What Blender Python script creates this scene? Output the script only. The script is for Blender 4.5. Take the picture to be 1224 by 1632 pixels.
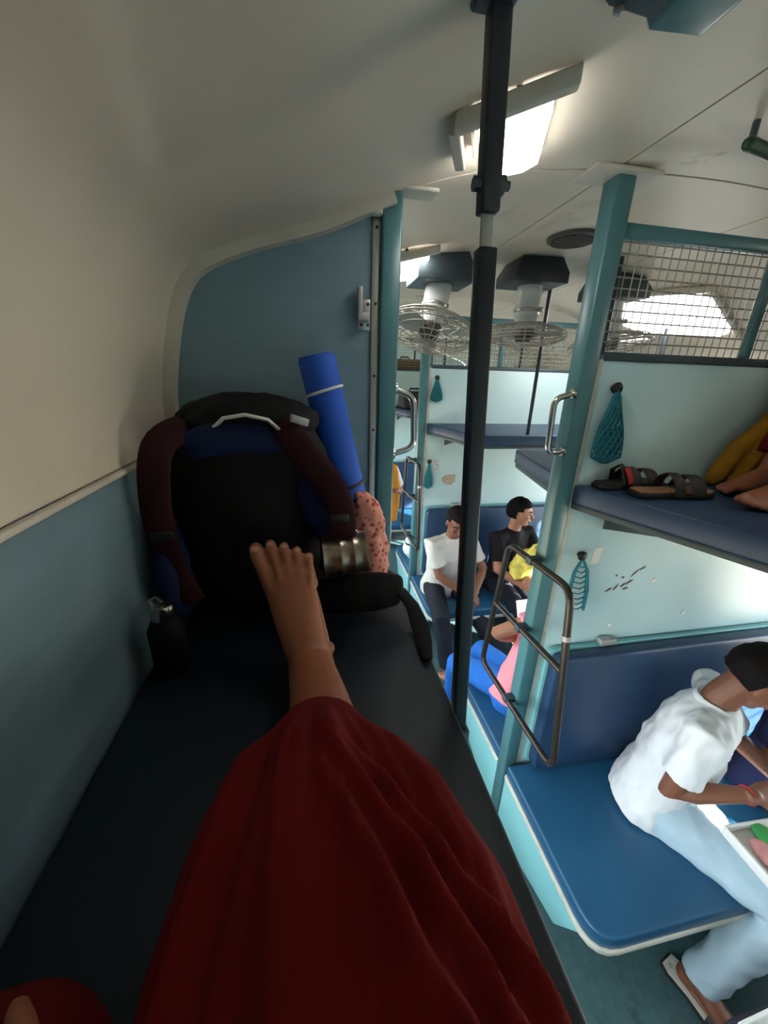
import bpy, bmesh, math, random
from mathutils import Vector, Matrix, noise
random.seed(7)
for o in list(bpy.data.objects): bpy.data.objects.remove(o)
S = bpy.context.scene
COL = S.collection
V = Vector

# ------------------------------------------------------------------ camera
cam = bpy.data.objects.new('camera', bpy.data.cameras.new('camera'))
COL.objects.link(cam)
_R = V((0.98267982, -0.18306371, 0.02877585)); _D = V((-0.03551216, -0.33843711, -0.94031867)); _F = V((0.18187704, 0.92301029, -0.3390763))
cam.matrix_world = Matrix(((_R.x, -_D.x, -_F.x, 0.37), (_R.y, -_D.y, -_F.y, 0.0), (_R.z, -_D.z, -_F.z, 2.10), (0, 0, 0, 1)))
cam.data.sensor_width = 36.0; cam.data.sensor_fit = 'AUTO'; cam.data.lens = 600.0 / 1632.0 * 36.0
cam.data.clip_start = 0.02
S.camera = cam

# ------------------------------------------------------------------ world, sun, exposure
W = bpy.data.worlds.new('overcast_day_sky'); S.world = W; W.use_nodes = True
bg = W.node_tree.nodes['Background']; bg.inputs[0].default_value = (0.86, 0.94, 1.0, 1); bg.inputs[1].default_value = 8.5
sun = bpy.data.objects.new('sun', bpy.data.lights.new('sun', 'SUN')); COL.objects.link(sun)
sun.data.energy = 45.0; sun.data.angle = math.radians(2.0); sun.data.color = (1.0, 0.95, 0.86)
sun.rotation_euler = V((-0.70, 0.60, -0.40)).to_track_quat('-Z', 'Y').to_euler()
S.view_settings.view_transform = 'Standard'; S.view_settings.look = 'None'
S.view_settings.gamma = 1.0; S.view_settings.exposure = 0.70
try: S.view_settings.use_curve_mapping = False
except Exception: pass

# ------------------------------------------------------------------ materials
def lin(c):
    return tuple((v / 255 / 12.92) if v / 255 <= 0.04045 else ((v / 255 + 0.055) / 1.055) ** 2.4 for v in c)
def mat(name, rgb, rough=0.6, metal=0.0, var=0.12, scale=6.0, bump=0.0, bscale=60.0, dirt=None, dirt_lo=0.55, dirt_scale=3.0, spec=0.5, emit=None, alpha=None, stretch=None):
    m = bpy.data.materials.new(name); m.use_nodes = True
    nt = m.node_tree; b = nt.nodes['Principled BSDF']; L = nt.links.new
    c = lin(rgb); b.inputs['Roughness'].default_value = rough; b.inputs['Metallic'].default_value = metal
    b.inputs['Specular IOR Level'].default_value = spec
    tc = nt.nodes.new('ShaderNodeTexCoord'); vec = tc.outputs['Object']
    if stretch:
        mp = nt.nodes.new('ShaderNodeMapping'); mp.inputs['Scale'].default_value = stretch; L(vec, mp.inputs[0]); vec = mp.outputs[0]
    n = nt.nodes.new('ShaderNodeTexNoise'); n.inputs['Scale'].default_value = scale; n.inputs['Detail'].default_value = 5; L(vec, n.inputs['Vector'])
    r = nt.nodes.new('ShaderNodeValToRGB'); L(n.outputs['Fac'], r.inputs[0])
    r.color_ramp.elements[0].position = 0.3; r.color_ramp.elements[1].position = 0.7
    r.color_ramp.elements[0].color = tuple(x * (1 - var) for x in c) + (1,)
    r.color_ramp.elements[1].color = tuple(min(1, x * (1 + var)) for x in c) + (1,)
    out = r.outputs[0]
    if dirt:
        n2 = nt.nodes.new('ShaderNodeTexNoise'); n2.inputs['Scale'].default_value = dirt_scale; n2.inputs['Detail'].default_value = 7; n2.inputs['Roughness'].default_value = 0.65; L(tc.outputs['Object'], n2.inputs['Vector'])
        r2 = nt.nodes.new('ShaderNodeValToRGB'); L(n2.outputs['Fac'], r2.inputs[0]); r2.color_ramp.elements[0].position = dirt_lo; r2.color_ramp.elements[1].position = dirt_lo + 0.16
        mx = nt.nodes.new('ShaderNodeMixRGB'); L(r2.outputs[0], mx.inputs[0]); L(out, mx.inputs[1]); mx.inputs[2].default_value = lin(dirt) + (1,); out = mx.outputs[0]
    L(out, b.inputs['Base Color'])
    if bump:
        nb = nt.nodes.new('ShaderNodeTexNoise'); nb.inputs['Scale'].default_value = bscale; nb.inputs['Detail'].default_value = 3; L(vec, nb.inputs['Vector'])
        bp = nt.nodes.new('ShaderNodeBump'); bp.inputs['Strength'].default_value = bump; bp.inputs['Distance'].default_value = 0.004; L(nb.outputs['Fac'], bp.inputs['Height']); L(bp.outputs[0], b.inputs['Normal'])
    if emit:
        b.inputs['Emission Color'].default_value = lin(rgb) + (1,); b.inputs['Emission Strength'].default_value = emit
    return m
def dots(name, base, dot, scale, size=0.35, rough=0.8):
    m = mat(name, base, rough); nt = m.node_tree; b = nt.nodes['Principled BSDF']; L = nt.links.new
    tc = nt.nodes.new('ShaderNodeTexCoord'); v = nt.nodes.new('ShaderNodeTexVoronoi'); v.inputs['Scale'].default_value = scale; L(tc.outputs['Object'], v.inputs['Vector'])
    r = nt.nodes.new('ShaderNodeValToRGB'); r.color_ramp.elements[0].position = size; r.color_ramp.elements[1].position = size + 0.12
    r.color_ramp.elements[0].color = lin(dot) + (1,); r.color_ramp.elements[1].color = lin(base) + (1,)
    L(v.outputs['Distance'], r.inputs[0]); L(r.outputs[0], b.inputs['Base Color']); return m

M = {}
M['cream'] = mat('cream_ceiling_paint', (214, 202, 184), 0.42, var=0.05, scale=2.2, bump=0.03, bscale=30, dirt=(168, 152, 128), dirt_lo=0.60, dirt_scale=1.7)
def add_stains(m, rgb, scale, lo, hi):
    nt = m.node_tree; L = nt.links.new; b = nt.nodes['Principled BSDF']; src = b.inputs['Base Color'].links[0].from_socket
    tc = nt.nodes.new('ShaderNodeTexCoord'); n = nt.nodes.new('ShaderNodeTexNoise'); n.inputs['Scale'].default_value = scale; n.inputs['Detail'].default_value = 8; n.inputs['Roughness'].default_value = 0.6; n.inputs['Distortion'].default_value = 0.6
    L(tc.outputs['Object'], n.inputs['Vector']); r = nt.nodes.new('ShaderNodeValToRGB'); r.color_ramp.elements[0].position = lo; r.color_ramp.elements[1].position = hi; L(n.outputs['Fac'], r.inputs[0])
    mx = nt.nodes.new('ShaderNodeMixRGB'); L(r.outputs[0], mx.inputs[0]); L(src, mx.inputs[1]); mx.inputs[2].default_value = lin(rgb) + (1,); L(mx.outputs[0], b.inputs['Base Color'])
add_stains(M['cream'], (140, 112, 80), 4.5, 0.66, 0.80)
M['cream_trim'] = mat('cream_trim_paint', (200, 192, 178), 0.5, var=0.08, scale=9, dirt=(120, 105, 85), dirt_lo=0.66, dirt_scale=11)
M['joint'] = mat('dark_joint_filler', (62, 56, 48), 0.9)
M['blue_wall'] = mat('blue_grey_wall_laminate', (116, 142, 153), 0.5, var=0.06, scale=3, stretch=(1, 1, 8), bump=0.03, bscale=50)
M['panel'] = mat('pale_blue_partition_laminate', (188, 216, 219), 0.38, var=0.05, scale=2.5, dirt=(160, 190, 194), dirt_lo=0.60, dirt_scale=2.3)
M['teal'] = mat('teal_enamel_paint', (70, 114, 119), 0.33, var=0.10, scale=7, dirt=(60, 92, 92), dirt_lo=0.64, dirt_scale=14)
M['teal_light'] = mat('light_teal_paint', (128, 190, 192), 0.4, var=0.06, scale=6, dirt=(90, 140, 140), dirt_lo=0.64, dirt_scale=9)
M['rexine'] = mat('blue_vinyl_upholstery', (34, 84, 118), 0.36, var=0.12, scale=4, bump=0.10, bscale=260)
M['rexine_dark'] = mat('navy_vinyl_upholstery', (36, 62, 92), 0.42, var=0.12, scale=4, bump=0.10, bscale=260)
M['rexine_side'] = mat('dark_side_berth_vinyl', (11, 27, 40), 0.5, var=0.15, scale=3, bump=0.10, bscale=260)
M['edging'] = mat('cream_edging_strip', (196, 194, 180), 0.5, var=0.1, scale=20, dirt=(120, 118, 105), dirt_lo=0.6, dirt_scale=25)
M['floor'] = mat('teal_grey_floor_vinyl', (74, 104, 106), 0.35, var=0.16, scale=30, dirt=(44, 62, 62), dirt_lo=0.60, dirt_scale=5)
M['steel'] = mat('brushed_aluminium', (176, 176, 172), 0.38, metal=0.9, var=0.08, scale=20)
M['mug'] = mat('scuffed_mug_steel', (150, 138, 122), 0.32, metal=1.0, var=0.3, scale=25)
M['chrome'] = mat('worn_chrome', (196, 194, 190), 0.2, metal=1.0, var=0.05)
M['galv'] = mat('galvanised_grey', (170, 170, 166), 0.45, metal=0.3, var=0.1, scale=15)
M['dark_steel'] = mat('dark_brown_steel', (58, 52, 48), 0.36, metal=0.5, var=0.15, scale=9, dirt=(92, 76, 62), dirt_lo=0.66, dirt_scale=12)
M['pole'] = mat('blue_black_pole_paint', (32, 40, 50), 0.42, var=0.2, scale=8)
M['slate'] = mat('dark_slate_paint', (58, 72, 78), 0.5, var=0.12, scale=8)
M['white_cyl'] = mat('white_fan_motor_paint', (214, 220, 218), 0.3, metal=0.15, var=0.06, scale=6)
M['cage'] = mat('grey_wire_enamel', (168, 162, 150), 0.45, metal=0.2, var=0.1)
M['vent'] = mat('dark_vent_metal', (84, 80, 74), 0.6, var=0.15, scale=20)
M['black'] = mat('black_plastic', (18, 18, 20), 0.5)
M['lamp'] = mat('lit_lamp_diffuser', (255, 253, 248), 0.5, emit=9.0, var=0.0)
M['pack'] = mat('black_pack_nylon', (9, 9, 10), 0.75, var=0.2, scale=20, bump=0.15, bscale=120, spec=0.25)
M['pack_blue'] = mat('dark_blue_pack_fabric', (18, 32, 68), 0.8, var=0.25, scale=9, bump=0.15, bscale=90, spec=0.2)
M['pack_red'] = mat('maroon_strap_webbing', (46, 16, 20), 0.85, var=0.2, scale=12, bump=0.2, bscale=180, spec=0.2)
M['mat_blue'] = mat('bright_blue_foam', (22, 84, 190), 0.7, var=0.08, scale=10, bump=0.08, bscale=150)
M['band'] = mat('white_elastic', (214, 210, 200), 0.7)
M['pink_dots'] = dots('pink_cloth_with_red_dots', (226, 152, 134), (176, 74, 68), 62, 0.28)
M['red'] = mat('red_cotton_trousers', (100, 18, 17), 0.9, var=0.12, scale=8, bump=0.15, bscale=400, spec=0.15)
M['skin'] = mat('brown_skin', (150, 90, 62), 0.5, var=0.08, scale=10, bump=0.04, bscale=120)
M['skin_dark'] = mat('deep_brown_skin', (124, 78, 56), 0.5, var=0.08, scale=10)
M['skin_mid'] = mat('warm_brown_skin', (176, 122, 94), 0.5, var=0.08, scale=10)
M['nail'] = mat('nail', (188, 138, 116), 0.35)
M['hair'] = mat('black_hair', (16, 12, 12), 0.75, spec=0.15, var=0.3, scale=60, stretch=(1, 1, 0.2))
M['eye'] = mat('eye_white', (150, 136, 126), 0.5, spec=0.2)
M['iris'] = mat('dark_iris', (22, 14, 10), 0.2)
M['lip'] = mat('lip', (118, 66, 58), 0.5)
M['white_shirt'] = mat('white_cotton_shirt', (226, 228, 228), 0.85, var=0.04, bump=0.05, bscale=250, spec=0.2)
M['offwhite'] = mat('off_white_cotton', (206, 202, 192), 0.85, var=0.05, bump=0.05, bscale=250, spec=0.2)
M['pale_blue'] = mat('pale_blue_grey_trousers', (176, 200, 212), 0.85, var=0.05, spec=0.2)
M['navy'] = mat('navy_dark_cotton', (26, 30, 62), 0.85, spec=0.2)
M['charcoal'] = mat('charcoal_denim', (36, 40, 48), 0.85, var=0.2, spec=0.2)
M['blackshirt'] = mat('black_knit_shirt', (26, 24, 28), 0.85, spec=0.2)
M['yellow'] = mat('yellow_plastic_bag', (236, 214, 92), 0.5, var=0.25, scale=14)
M['pink'] = mat('pink_cotton', (238, 148, 158), 0.85, spec=0.2)
M['jeans'] = mat('bright_blue_jeans', (44, 112, 198), 0.85, var=0.1, spec=0.2)
M['mustard'] = mat('mustard_shawl', (146, 106, 30), 0.9, var=0.25, scale=14, bump=0.2, bscale=200, spec=0.15)
M['maroon'] = mat('maroon_cotton', (104, 30, 30), 0.9, spec=0.15)
M['orange'] = mat('orange_shawl', (222, 142, 50), 0.85, spec=0.2)
M['lavender'] = mat('lavender_grey_cotton', (164, 164, 184), 0.85, spec=0.2)
M['net'] = mat('teal_netting', (22, 110, 122), 0.7, var=0.25, scale=40)
M['net_grey'] = mat('grey_net_lining', (150, 160, 158), 0.8)
M['paper'] = mat('white_paper', (232, 230, 222), 0.7, var=0.03)
M['brown_paper'] = mat('torn_brown_sticker', (176, 158, 138), 0.8, var=0.15, scale=30)
M['faded_red'] = mat('faded_red_paint', (216, 168, 160), 0.7)
M['scuff'] = mat('scuffed_bare_board', (104, 88, 70), 0.9, var=0.3, scale=60)
M['sandal'] = mat('dark_brown_leather', (34, 28, 26), 0.6, var=0.2)
M['tan'] = mat('tan_leather_sole', (150, 108, 78), 0.7, var=0.15)
M['sandal_red'] = mat('red_strap_lining', (176, 42, 40), 0.6)
M['tray'] = mat('white_plastic_tray', (232, 232, 228), 0.4, var=0.03)
M['food_green'] = mat('green_wrapper', (60, 160, 84), 0.45)
M['food_red'] = mat('brown_red_snack', (150, 72, 52), 0.6, var=0.25, scale=40)
M['food_pink'] = mat('pink_wrapper', (226, 160, 158), 0.5, var=0.15, scale=40)
M['phone'] = mat('phone_screen_glow', (214, 220, 255), 0.3, emit=1.6, var=0.0)
M['gold'] = mat('gold_bangle', (214, 170, 80), 0.3, metal=0.8)
M['thread'] = mat('red_wrist_thread', (176, 44, 40), 0.8)
M['thread_orange'] = mat('orange_wrist_thread', (214, 110, 32), 0.8)
M['bag_brown'] = mat('brown_jute_bag', (112, 86, 58), 0.9, var=0.25, scale=40)
M['bag_dark'] = mat('dark_suitcase_fabric', (34, 32, 42), 0.7)
M['bag_red'] = mat('red_label', (196, 60, 62), 0.6)
M['green_dark'] = mat('dark_green_enamel', (30, 62, 40), 0.5)
M['frame_grey'] = mat('window_frame_grey', (150, 160, 160), 0.5)
M['ground'] = mat('pale_trackside_ground', (178, 166, 146), 0.95, var=0.1, scale=1)

# ------------------------------------------------------------------ mesh helpers
class B:
    def __init__(s): s.v = []; s.f = []
    def add(s, vs, fs):
        o = len(s.v); s.v += [V(p) for p in vs]; s.f += [tuple(i + o for i in f) for f in fs]; return s
    def box(s, x0, x1, y0, y1, z0, z1):
        return s.add([(x0, y0, z0), (x1, y0, z0), (x1, y1, z0), (x0, y1, z0), (x0, y0, z1), (x1, y0, z1), (x1, y1, z1), (x0, y1, z1)],
                     [(0, 3, 2, 1), (4, 5, 6, 7), (0, 1, 5, 4), (1, 2, 6, 5), (2, 3, 7, 6), (3, 0, 4, 7)])
    def obox(s, c, ax, ay, az):           # oriented box, half vectors
        c, ax, ay, az = V(c), V(ax), V(ay), V(az)
        vs = [c + a * ax + b * ay + d * az for d in (-1, 1) for a, b in ((-1, -1), (1, -1), (1, 1), (-1, 1))]
        return s.add(vs, [(0, 3, 2, 1), (4, 5, 6, 7), (0, 1, 5, 4), (1, 2, 6, 5), (2, 3, 7, 6), (3, 0, 4, 7)])
    def prism(s, pts, axis, a, b):        # polygon in the two other axes, extruded on axis from a to b
        def mk(p, t): q = list(p); q.insert('xyz'.index(axis), t); return tuple(q)
        n = len(pts); vs = [mk(p, a) for p in pts] + [mk(p, b) for p in pts]
        return s.add(vs, [tuple(range(n))[::-1], tuple(range(n, 2 * n))] + [(i, (i + 1) % n, n + (i + 1) % n, n + i) for i in range(n)])
    def tube(s, pts, rad, n=10, ref=None, closed=False, round_caps=False):
        pts = [V(p) for p in pts]; m = len(pts)
        if not isinstance(rad, (list, tuple)) or (isinstance(rad, tuple)): rad = [rad] * m
        rad = [r if isinstance(r, tuple) else (r, r) for r in rad]
        if round_caps and not closed:
            d0 = (pts[0] - pts[1]).normalized(); d1 = (pts[-1] - pts[-2]).normalized()
            a, b = rad[0], rad[-1]; ma, mb = min(a), min(b)
            pre = [(pts[0] + d0 * ma * k, (a[0] * q, a[1] * q)) for k, q in ((0.94, 0.34), (0.7, 0.71), (0.38, 0.92))]
            post = [(pts[-1] + d1 * mb * k, (b[0] * q, b[1] * q)) for k, q in ((0.38, 0.92), (0.7, 0.71), (0.94, 0.34))]
            pts = [p for p, _ in pre] + pts + [p for p, _ in post]; rad = [r for _, r in pre] + rad + [r for _, r in post]; m = len(pts)
        o = len(s.v); u = V(ref) if ref is not None else None
        for i in range(m):
            if closed: t = pts[(i + 1) % m] - pts[i - 1]
            else: t = pts[min(i + 1, m - 1)] - pts[max(i - 1, 0)]
            t.normalize()
            if u is None: u = V((0, 0, 1)) if abs(t.z) < 0.8 else V((0, 1, 0))
            w = u - t * u.dot(t)
            if w.length < 1e-5: w = t.orthogonal()
            w.normalize(); q = t.cross(w)
            if ref is None: u = w
            for k in range(n):
                a = 2 * math.pi * k / n
                s.v.append(pts[i] + w * math.cos(a) * rad[i][0] + q * math.sin(a) * rad[i][1])
        R = m if closed else m - 1
        for i in range(R):
            for k in range(n):
                j = (i + 1) % m; s.f.append((o + i * n + k, o + i * n + (k + 1) % n, o + j * n + (k + 1) % n, o + j * n + k))
        if not closed:
            s.f.append(tuple(o + k for k in range(n))[::-1]); s.f.append(tuple(o + (m - 1) * n + k for k in range(n)))
        return s
    def ell(s, c, r, rot=None, nu=14, nv=9):
        c = V(c); vs = []; fs = []
        for j in range(nv + 1):
            th = math.pi * j / nv
            if j in (0, nv): vs.append(V((0, 0, r[2] * math.cos(th)))); continue
            for i in range(nu):
                ph = 2 * math.pi * i / nu; vs.append(V((r[0] * math.sin(th) * math.cos(ph), r[1] * math.sin(th) * math.sin(ph), r[2] * math.cos(th))))
        idx = lambda j, i: 0 if j == 0 else (1 + (nv - 1) * nu if j == nv else 1 + (j - 1) * nu + i % nu)
        for j in range(nv):
            for i in range(nu):
                q = [idx(j, i), idx(j + 1, i), idx(j + 1, i + 1), idx(j, i + 1)]; q2 = []
                for t in q:
                    if t not in q2: q2.append(t)
                fs.append(tuple(q2))
        if rot is not None: vs = [rot @ v for v in vs]
        return s.add([c + v for v in vs], fs)
    def lathe(s, prof, c, axis=V((0, 0, 1)), n=20):   # prof (r, h)
        axis = V(axis).normalized(); u = axis.orthogonal().normalized(); w = axis.cross(u); c = V(c); o = len(s.v); m = len(prof)
        for r, h in prof:
            for k in range(n):
                a = 2 * math.pi * k / n; s.v.append(c + axis * h + (u * math.cos(a) + w * math.sin(a)) * r)
        for i in range(m - 1):
            for k in range(n): s.f.append((o + i * n + k, o + i * n + (k + 1) % n, o + (i + 1) * n + (k + 1) % n, o + (i + 1) * n + k))
        s.f.append(tuple(o + k for k in range(n))[::-1]); s.f.append(tuple(o + (m - 1) * n + k for k in range(n)))
        return s
def rounded(pts, r, n=5):                # round the corners of a 2D polygon; r a number or one per corner
    out = []; m = len(pts)
    for i in range(m):
        p = V(pts[i]); a = V(pts[i - 1]); b = V(pts[(i + 1) % m]); rr = r[i] if isinstance(r, (list, tuple)) else r
        if rr <= 0: out.append(tuple(p)); continue
        da = (a - p); db = (b - p); ra = min(rr, da.length * .49); rb = min(rr, db.length * .49)
        A = p + da.normalized() * ra; C_ = p + db.normalized() * rb
        for k in range(n + 1):
            t = k / n; out.append(tuple(A * (1 - t) ** 2 + p * 2 * t * (1 - t) + C_ * t * t))
    return out
def wpos(o):
    p = V((0, 0, 0))
    while o is not None: p = p + o.location; o = o.parent
    return p
def link_mesh(name, me, m, parent=None):
    o = bpy.data.objects.new(name, me); COL.objects.link(o)
    if parent is not None: o.parent = parent
    if m is not None: me.materials.append(M[m] if isinstance(m, str) else m)
    return o
def obj(name, b, m, parent=None, smooth=False, bevel=0.0, origin=None, seg=2):
    """b in world coordinates -> one mesh object, origin at parent's (or at `origin`)"""
    off = wpos(parent)
    loc = V(origin) - off if origin is not None else V((0, 0, 0))
    me = bpy.data.meshes.new(name); me.from_pydata([v - off - loc for v in b.v], [], b.f)
    bm = bmesh.new(); bm.from_mesh(me); bmesh.ops.recalc_face_normals(bm, faces=bm.faces)
    if bevel:
        ed = [e for e in bm.edges if len(e.link_faces) == 2 and e.calc_face_angle(0) > 0.6]
        bmesh.ops.bevel(bm, geom=ed, offset=bevel, segments=seg, profile=0.5, affect='EDGES', clamp_overlap=True)
    bm.to_mesh(me); bm.free()
    if smooth or bevel:
        for p in me.polygons: p.use_smooth = True
        try: me.set_sharp_from_angle(angle=math.radians(48 if not bevel else 60))
        except Exception: pass
    o = link_mesh(name, me, m, parent); o.location = loc
    return o
def tag(o, label, cat, group=None, kind=None):
    if label: o['label'] = label
    if cat: o['category'] = cat
    if group: o['group'] = group
    if kind: o['kind'] = kind
    return o
def thing(name, label, cat, loc, group=None):
    o = bpy.data.objects.new(name, None); COL.objects.link(o); o.location = loc; o.empty_display_size = 0.05
    return tag(o, label, cat, group)
def struct(o): o['kind'] = 'structure'; return o
def dup(root, delta, label=None):
    r = root.copy(); COL.objects.link(r); r.location = root.location + V(delta)
    if label: r['label'] = label
    for ch in list(root.children):
        c = ch.copy(); COL.objects.link(c); c.parent = r
        for g in list(ch.children):
            d = g.copy(); COL.objects.link(d); d.parent = c
    return r
def bake(b, voxel, smooth_it=6, wr=0.0, wscale=(9, 9, 9), disp=None):
    """union of overlapping closed shapes by voxel remesh -> mesh in world coordinates (as B)"""
    me = bpy.data.meshes.new('tmp'); me.from_pydata(b.v, [], b.f)
    bm = bmesh.new(); bm.from_mesh(me); bmesh.ops.recalc_face_normals(bm, faces=bm.faces); bm.to_mesh(me); bm.free()
    o = bpy.data.objects.new('tmp', me); COL.objects.link(o)
    r = o.modifiers.new('r', 'REMESH'); r.mode = 'VOXEL'; r.voxel_size = voxel; r.adaptivity = 0
    if smooth_it:
        s_ = o.modifiers.new('s', 'SMOOTH'); s_.factor = 0.5; s_.iterations = smooth_it
    dg = bpy.context.evaluated_depsgraph_get(); me2 = bpy.data.meshes.new_from_object(o.evaluated_get(dg))
    nb = B(); vs = me2.vertices
    for v in vs:
        p = v.co.copy()
        if wr:
            q = V((p.x * wscale[0], p.y * wscale[1], p.z * wscale[2])); p += v.normal * (noise.noise(q) * wr + noise.noise(q * 2.3) * wr * 0.45)
        if disp: p += v.normal * disp(p)
        nb.v.append(p)
    nb.f = [tuple(p.vertices) for p in me2.polygons]
    bpy.data.objects.remove(o); bpy.data.meshes.remove(me); bpy.data.meshes.remove(me2)
    return nb
def soft(name, b, m, parent, voxel=0.012, it=6, wr=0.0, wscale=(9, 9, 9), disp=None, origin=None):
    o = obj(name, bake(b, voxel, it, wr, wscale, disp), m, parent, origin=origin)
    for p in o.data.polygons: p.use_smooth = True
    return o
def text_obj(name, body, size, loc, rot, m, parent):
    cu = bpy.data.curves.new(name, 'FONT'); cu.body = body; cu.size = size; cu.extrude = 0.0006; cu.align_x = 'CENTER'; cu.align_y = 'CENTER'
    t = bpy.data.objects.new('tmp', cu); COL.objects.link(t)
    me = bpy.data.meshes.new_from_object(t.evaluated_get(bpy.context.evaluated_depsgraph_get())); bpy.data.objects.remove(t)
    o = link_mesh(name, me, m, parent); o.location = V(loc) - wpos(parent); o.rotation_euler = rot; return o

# ================================================================== SETTING
WID = 3.05; Y0, Y1 = -2.42, 6.46
PY = [-0.65, 1.12, 2.87, 4.62]
HALF = [(0, 1.916), (0.0, 2.02), (.02, 2.14), (.06, 2.27), (.12, 2.345), (.25, 2.40), (.4, 2.445), (.585, 2.52), (.8, 2.585), (1.0, 2.61), (1.18, 2.628), (1.525, 2.64)]
PROF = HALF + [(WID - x, z) for x, z in HALF[::-1][1:]]
def ceil_z(x):
    for (a, b), (c, d) in zip(PROF, PROF[1:]):
        if a <= x <= c and c > a: return b + (d - b) * (x - a) / (c - a)
    return 1.92
def profile_strip(b, pts, y0, y1, inset, thick):
    """curved slab hanging under the ceiling curve: pts of PROF, offset inwards by inset, then thick"""
    n = len(pts); nr = []
    for i in range(n):
        a = V(pts[max(i - 1, 0)]); c = V(pts[min(i + 1, n - 1)]); t = (c - a).normalized(); nr.append(V((t.y, -t.x)))
    low = [V(p) + k * inset for p, k in zip(pts, nr)]; up = [V(p) + k * (inset - thick) for p, k in zip(pts, nr)]
    vs = []
    for y in (y0, y1):
        vs += [(p.x, y, p.y) for p in low] + [(p.x, y, p.y) for p in up]
    fs = []; s = 2 * n
    for i in range(n - 1):
        fs += [(i, i + 1, s + i + 1, s + i), (n + i, s + n + i, s + n + i + 1, n + i + 1), (i, n + i, n + i + 1, i + 1), (s + i, s + i + 1, s + n + i + 1, s + n + i)]
    fs += [(0, s, s + n, n), (n - 1, 2 * n - 1, s + 2 * n - 1, s + n - 1)]
    return b.add(vs, fs)
def fine(pts, k=4):
    # Catmull-Rom subdivision
    out = []
    for i in range(len(pts) - 1):
        p0, p1, p2, p3 = [V(pts[min(max(j, 0), len(pts) - 1)]) for j in (i - 1, i, i + 1, i + 2)]
        for q in range(k):
            t = q / k; out.append(tuple(0.5 * ((2 * p1) + (p2 - p0) * t + (2 * p0 - 5 * p1 + 4 * p2 - p3) * t * t + (3 * p1 - p0 - 3 * p2 + p3) * t ** 3)))
    out.append(tuple(pts[-1])); return out
FPROF = [(min(max(x, 0.0), WID), z) for x, z in fine(PROF, 4)]

struct(obj('floor', B().box(-.06, WID + .06, Y0, Y1, -0.06, 0), 'floor'))
roof = struct(obj('ceiling', profile_strip(B(), PROF, Y0, Y1, -0.045, 0.05), 'joint'))
# ceiling lining panels, each its own piece with open joints between
def seg_pts(x0, x1):
    return [p for p in FPROF if x0 - 1e-6 <= p[0] <= x1 + 1e-6]
def sm(t): t = max(0, min(1, t)); return t * t * (3 - 2 * t)
def ceil_shade_recess(pts, ys):
    # recess added over the side berth; its soft edge imitates a cast shadow
    pts = fine(pts, 3); n = len(pts); m = 90; vs = []; fs = []
    for layer in (0.0, 0.009):
        for j in range(m + 1):
            y = ys[0] + (ys[1] - ys[0]) * j / m
            for i in range(n):
                a_ = V(pts[max(i - 1, 0)]); c_ = V(pts[min(i + 1, n - 1)]); t_ = (c_ - a_).normalized(); x, z = pts[i]
                yf = .765 - .335 * (x - .145); d = .012 * sm((yf - y) / .055) * sm((x - .135 + (y - .75) * .2) / .045) * sm((.66 - x) / .05) * sm((y + .5) / .05)
                vs.append((x - t_.y * (d + layer), y, z + t_.x * (d + layer)))
    s_ = (m + 1) * n
    for j in range(m):
        for i in range(n - 1):
            q = j * n + i; fs += [(q, q + 1, q + n + 1, q + n), (s_ + q, s_ + q + n, s_ + q + n + 1, s_ + q + 1)]
    for j in range(m): fs += [(j * n, (j + 1) * n, s_ + (j + 1) * n, s_ + j * n), (j * n + n - 1, s_ + j * n + n - 1, s_ + (j + 1) * n + n - 1, (j + 1) * n + n - 1)]
    for i in range(n - 1): fs += [(i, s_ + i, s_ + i + 1, i + 1), (m * n + i, m * n + i + 1, s_ + m * n + i + 1, s_ + m * n + i)]
    obj('ceiling_panel', B().add(vs, fs), 'cream', roof, smooth=True)
ybreaks = [Y0, -0.63, 1.11, 2.86, 4.61, Y1]
for a, c in zip(ybreaks, ybreaks[1:]):
    for x0, x1 in ((0, 1.18), (1.18, 1.87), (1.87, WID)):
        pts = seg_pts(x0, x1)
        if x0 == 0: lo = [p for p in pts]; pts = lo[:-1] + [(1.18 - .003, ceil_z(1.177))]
        elif x0 == 1.18: pts = [(1.183, ceil_z(1.183))] + [p for p in pts if 1.19 < p[0] < 1.86] + [(1.867, ceil_z(1.867))]
        else: pts = [(1.873, ceil_z(1.873))] + [p for p in pts if p[0] > 1.88]
        ys = [a + .004, c - .004]
        if x0 == 0 and a < 0 < c: ceil_shade_recess(pts, ys); continue
        p_ = obj('ceiling_panel', profile_strip(B(), pts, ys[0], ys[1], 0.0, 0.009), 'cream', roof, smooth=True)
def wall_side(name, x_in, x_out, wins, m):
    b = B(); lo, hi = 0.74, 1.40; ys = [Y0] + [t for w in wins for t in w] + [Y1]
    b.box(x_in, x_out, Y0, Y1, 0, lo); b.box(x_in, x_out, Y0, Y1, hi, 1.915)
    for i in range(0, len(ys), 2): b.box(x_in, x_out, ys[i], ys[i + 1], lo, hi)
    return struct(obj(name, b, m))
WINS = []
for k in range(5):
    y = -2.30 + k * 1.75; WINS += [(y + .06, y + .76), (y + .88, y + 1.58)]
wall_side('wall_left', -.06, 0, WINS, 'blue_wall'); wall_side('wall_right', WID, WID + .06, WINS, 'blue_wall')
struct(obj('wall_back', B().prism([(0, 0)] + PROF + [(WID, 0)], 'y', Y0 - .05, Y0), 'panel'))  # both end walls are unseen, added to close the coach and block light
struct(obj('wall_far', B().prism([(0, 0)] + PROF + [(WID, 0)], 'y', Y1, Y1 + .05), 'panel'))
k = 0
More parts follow.
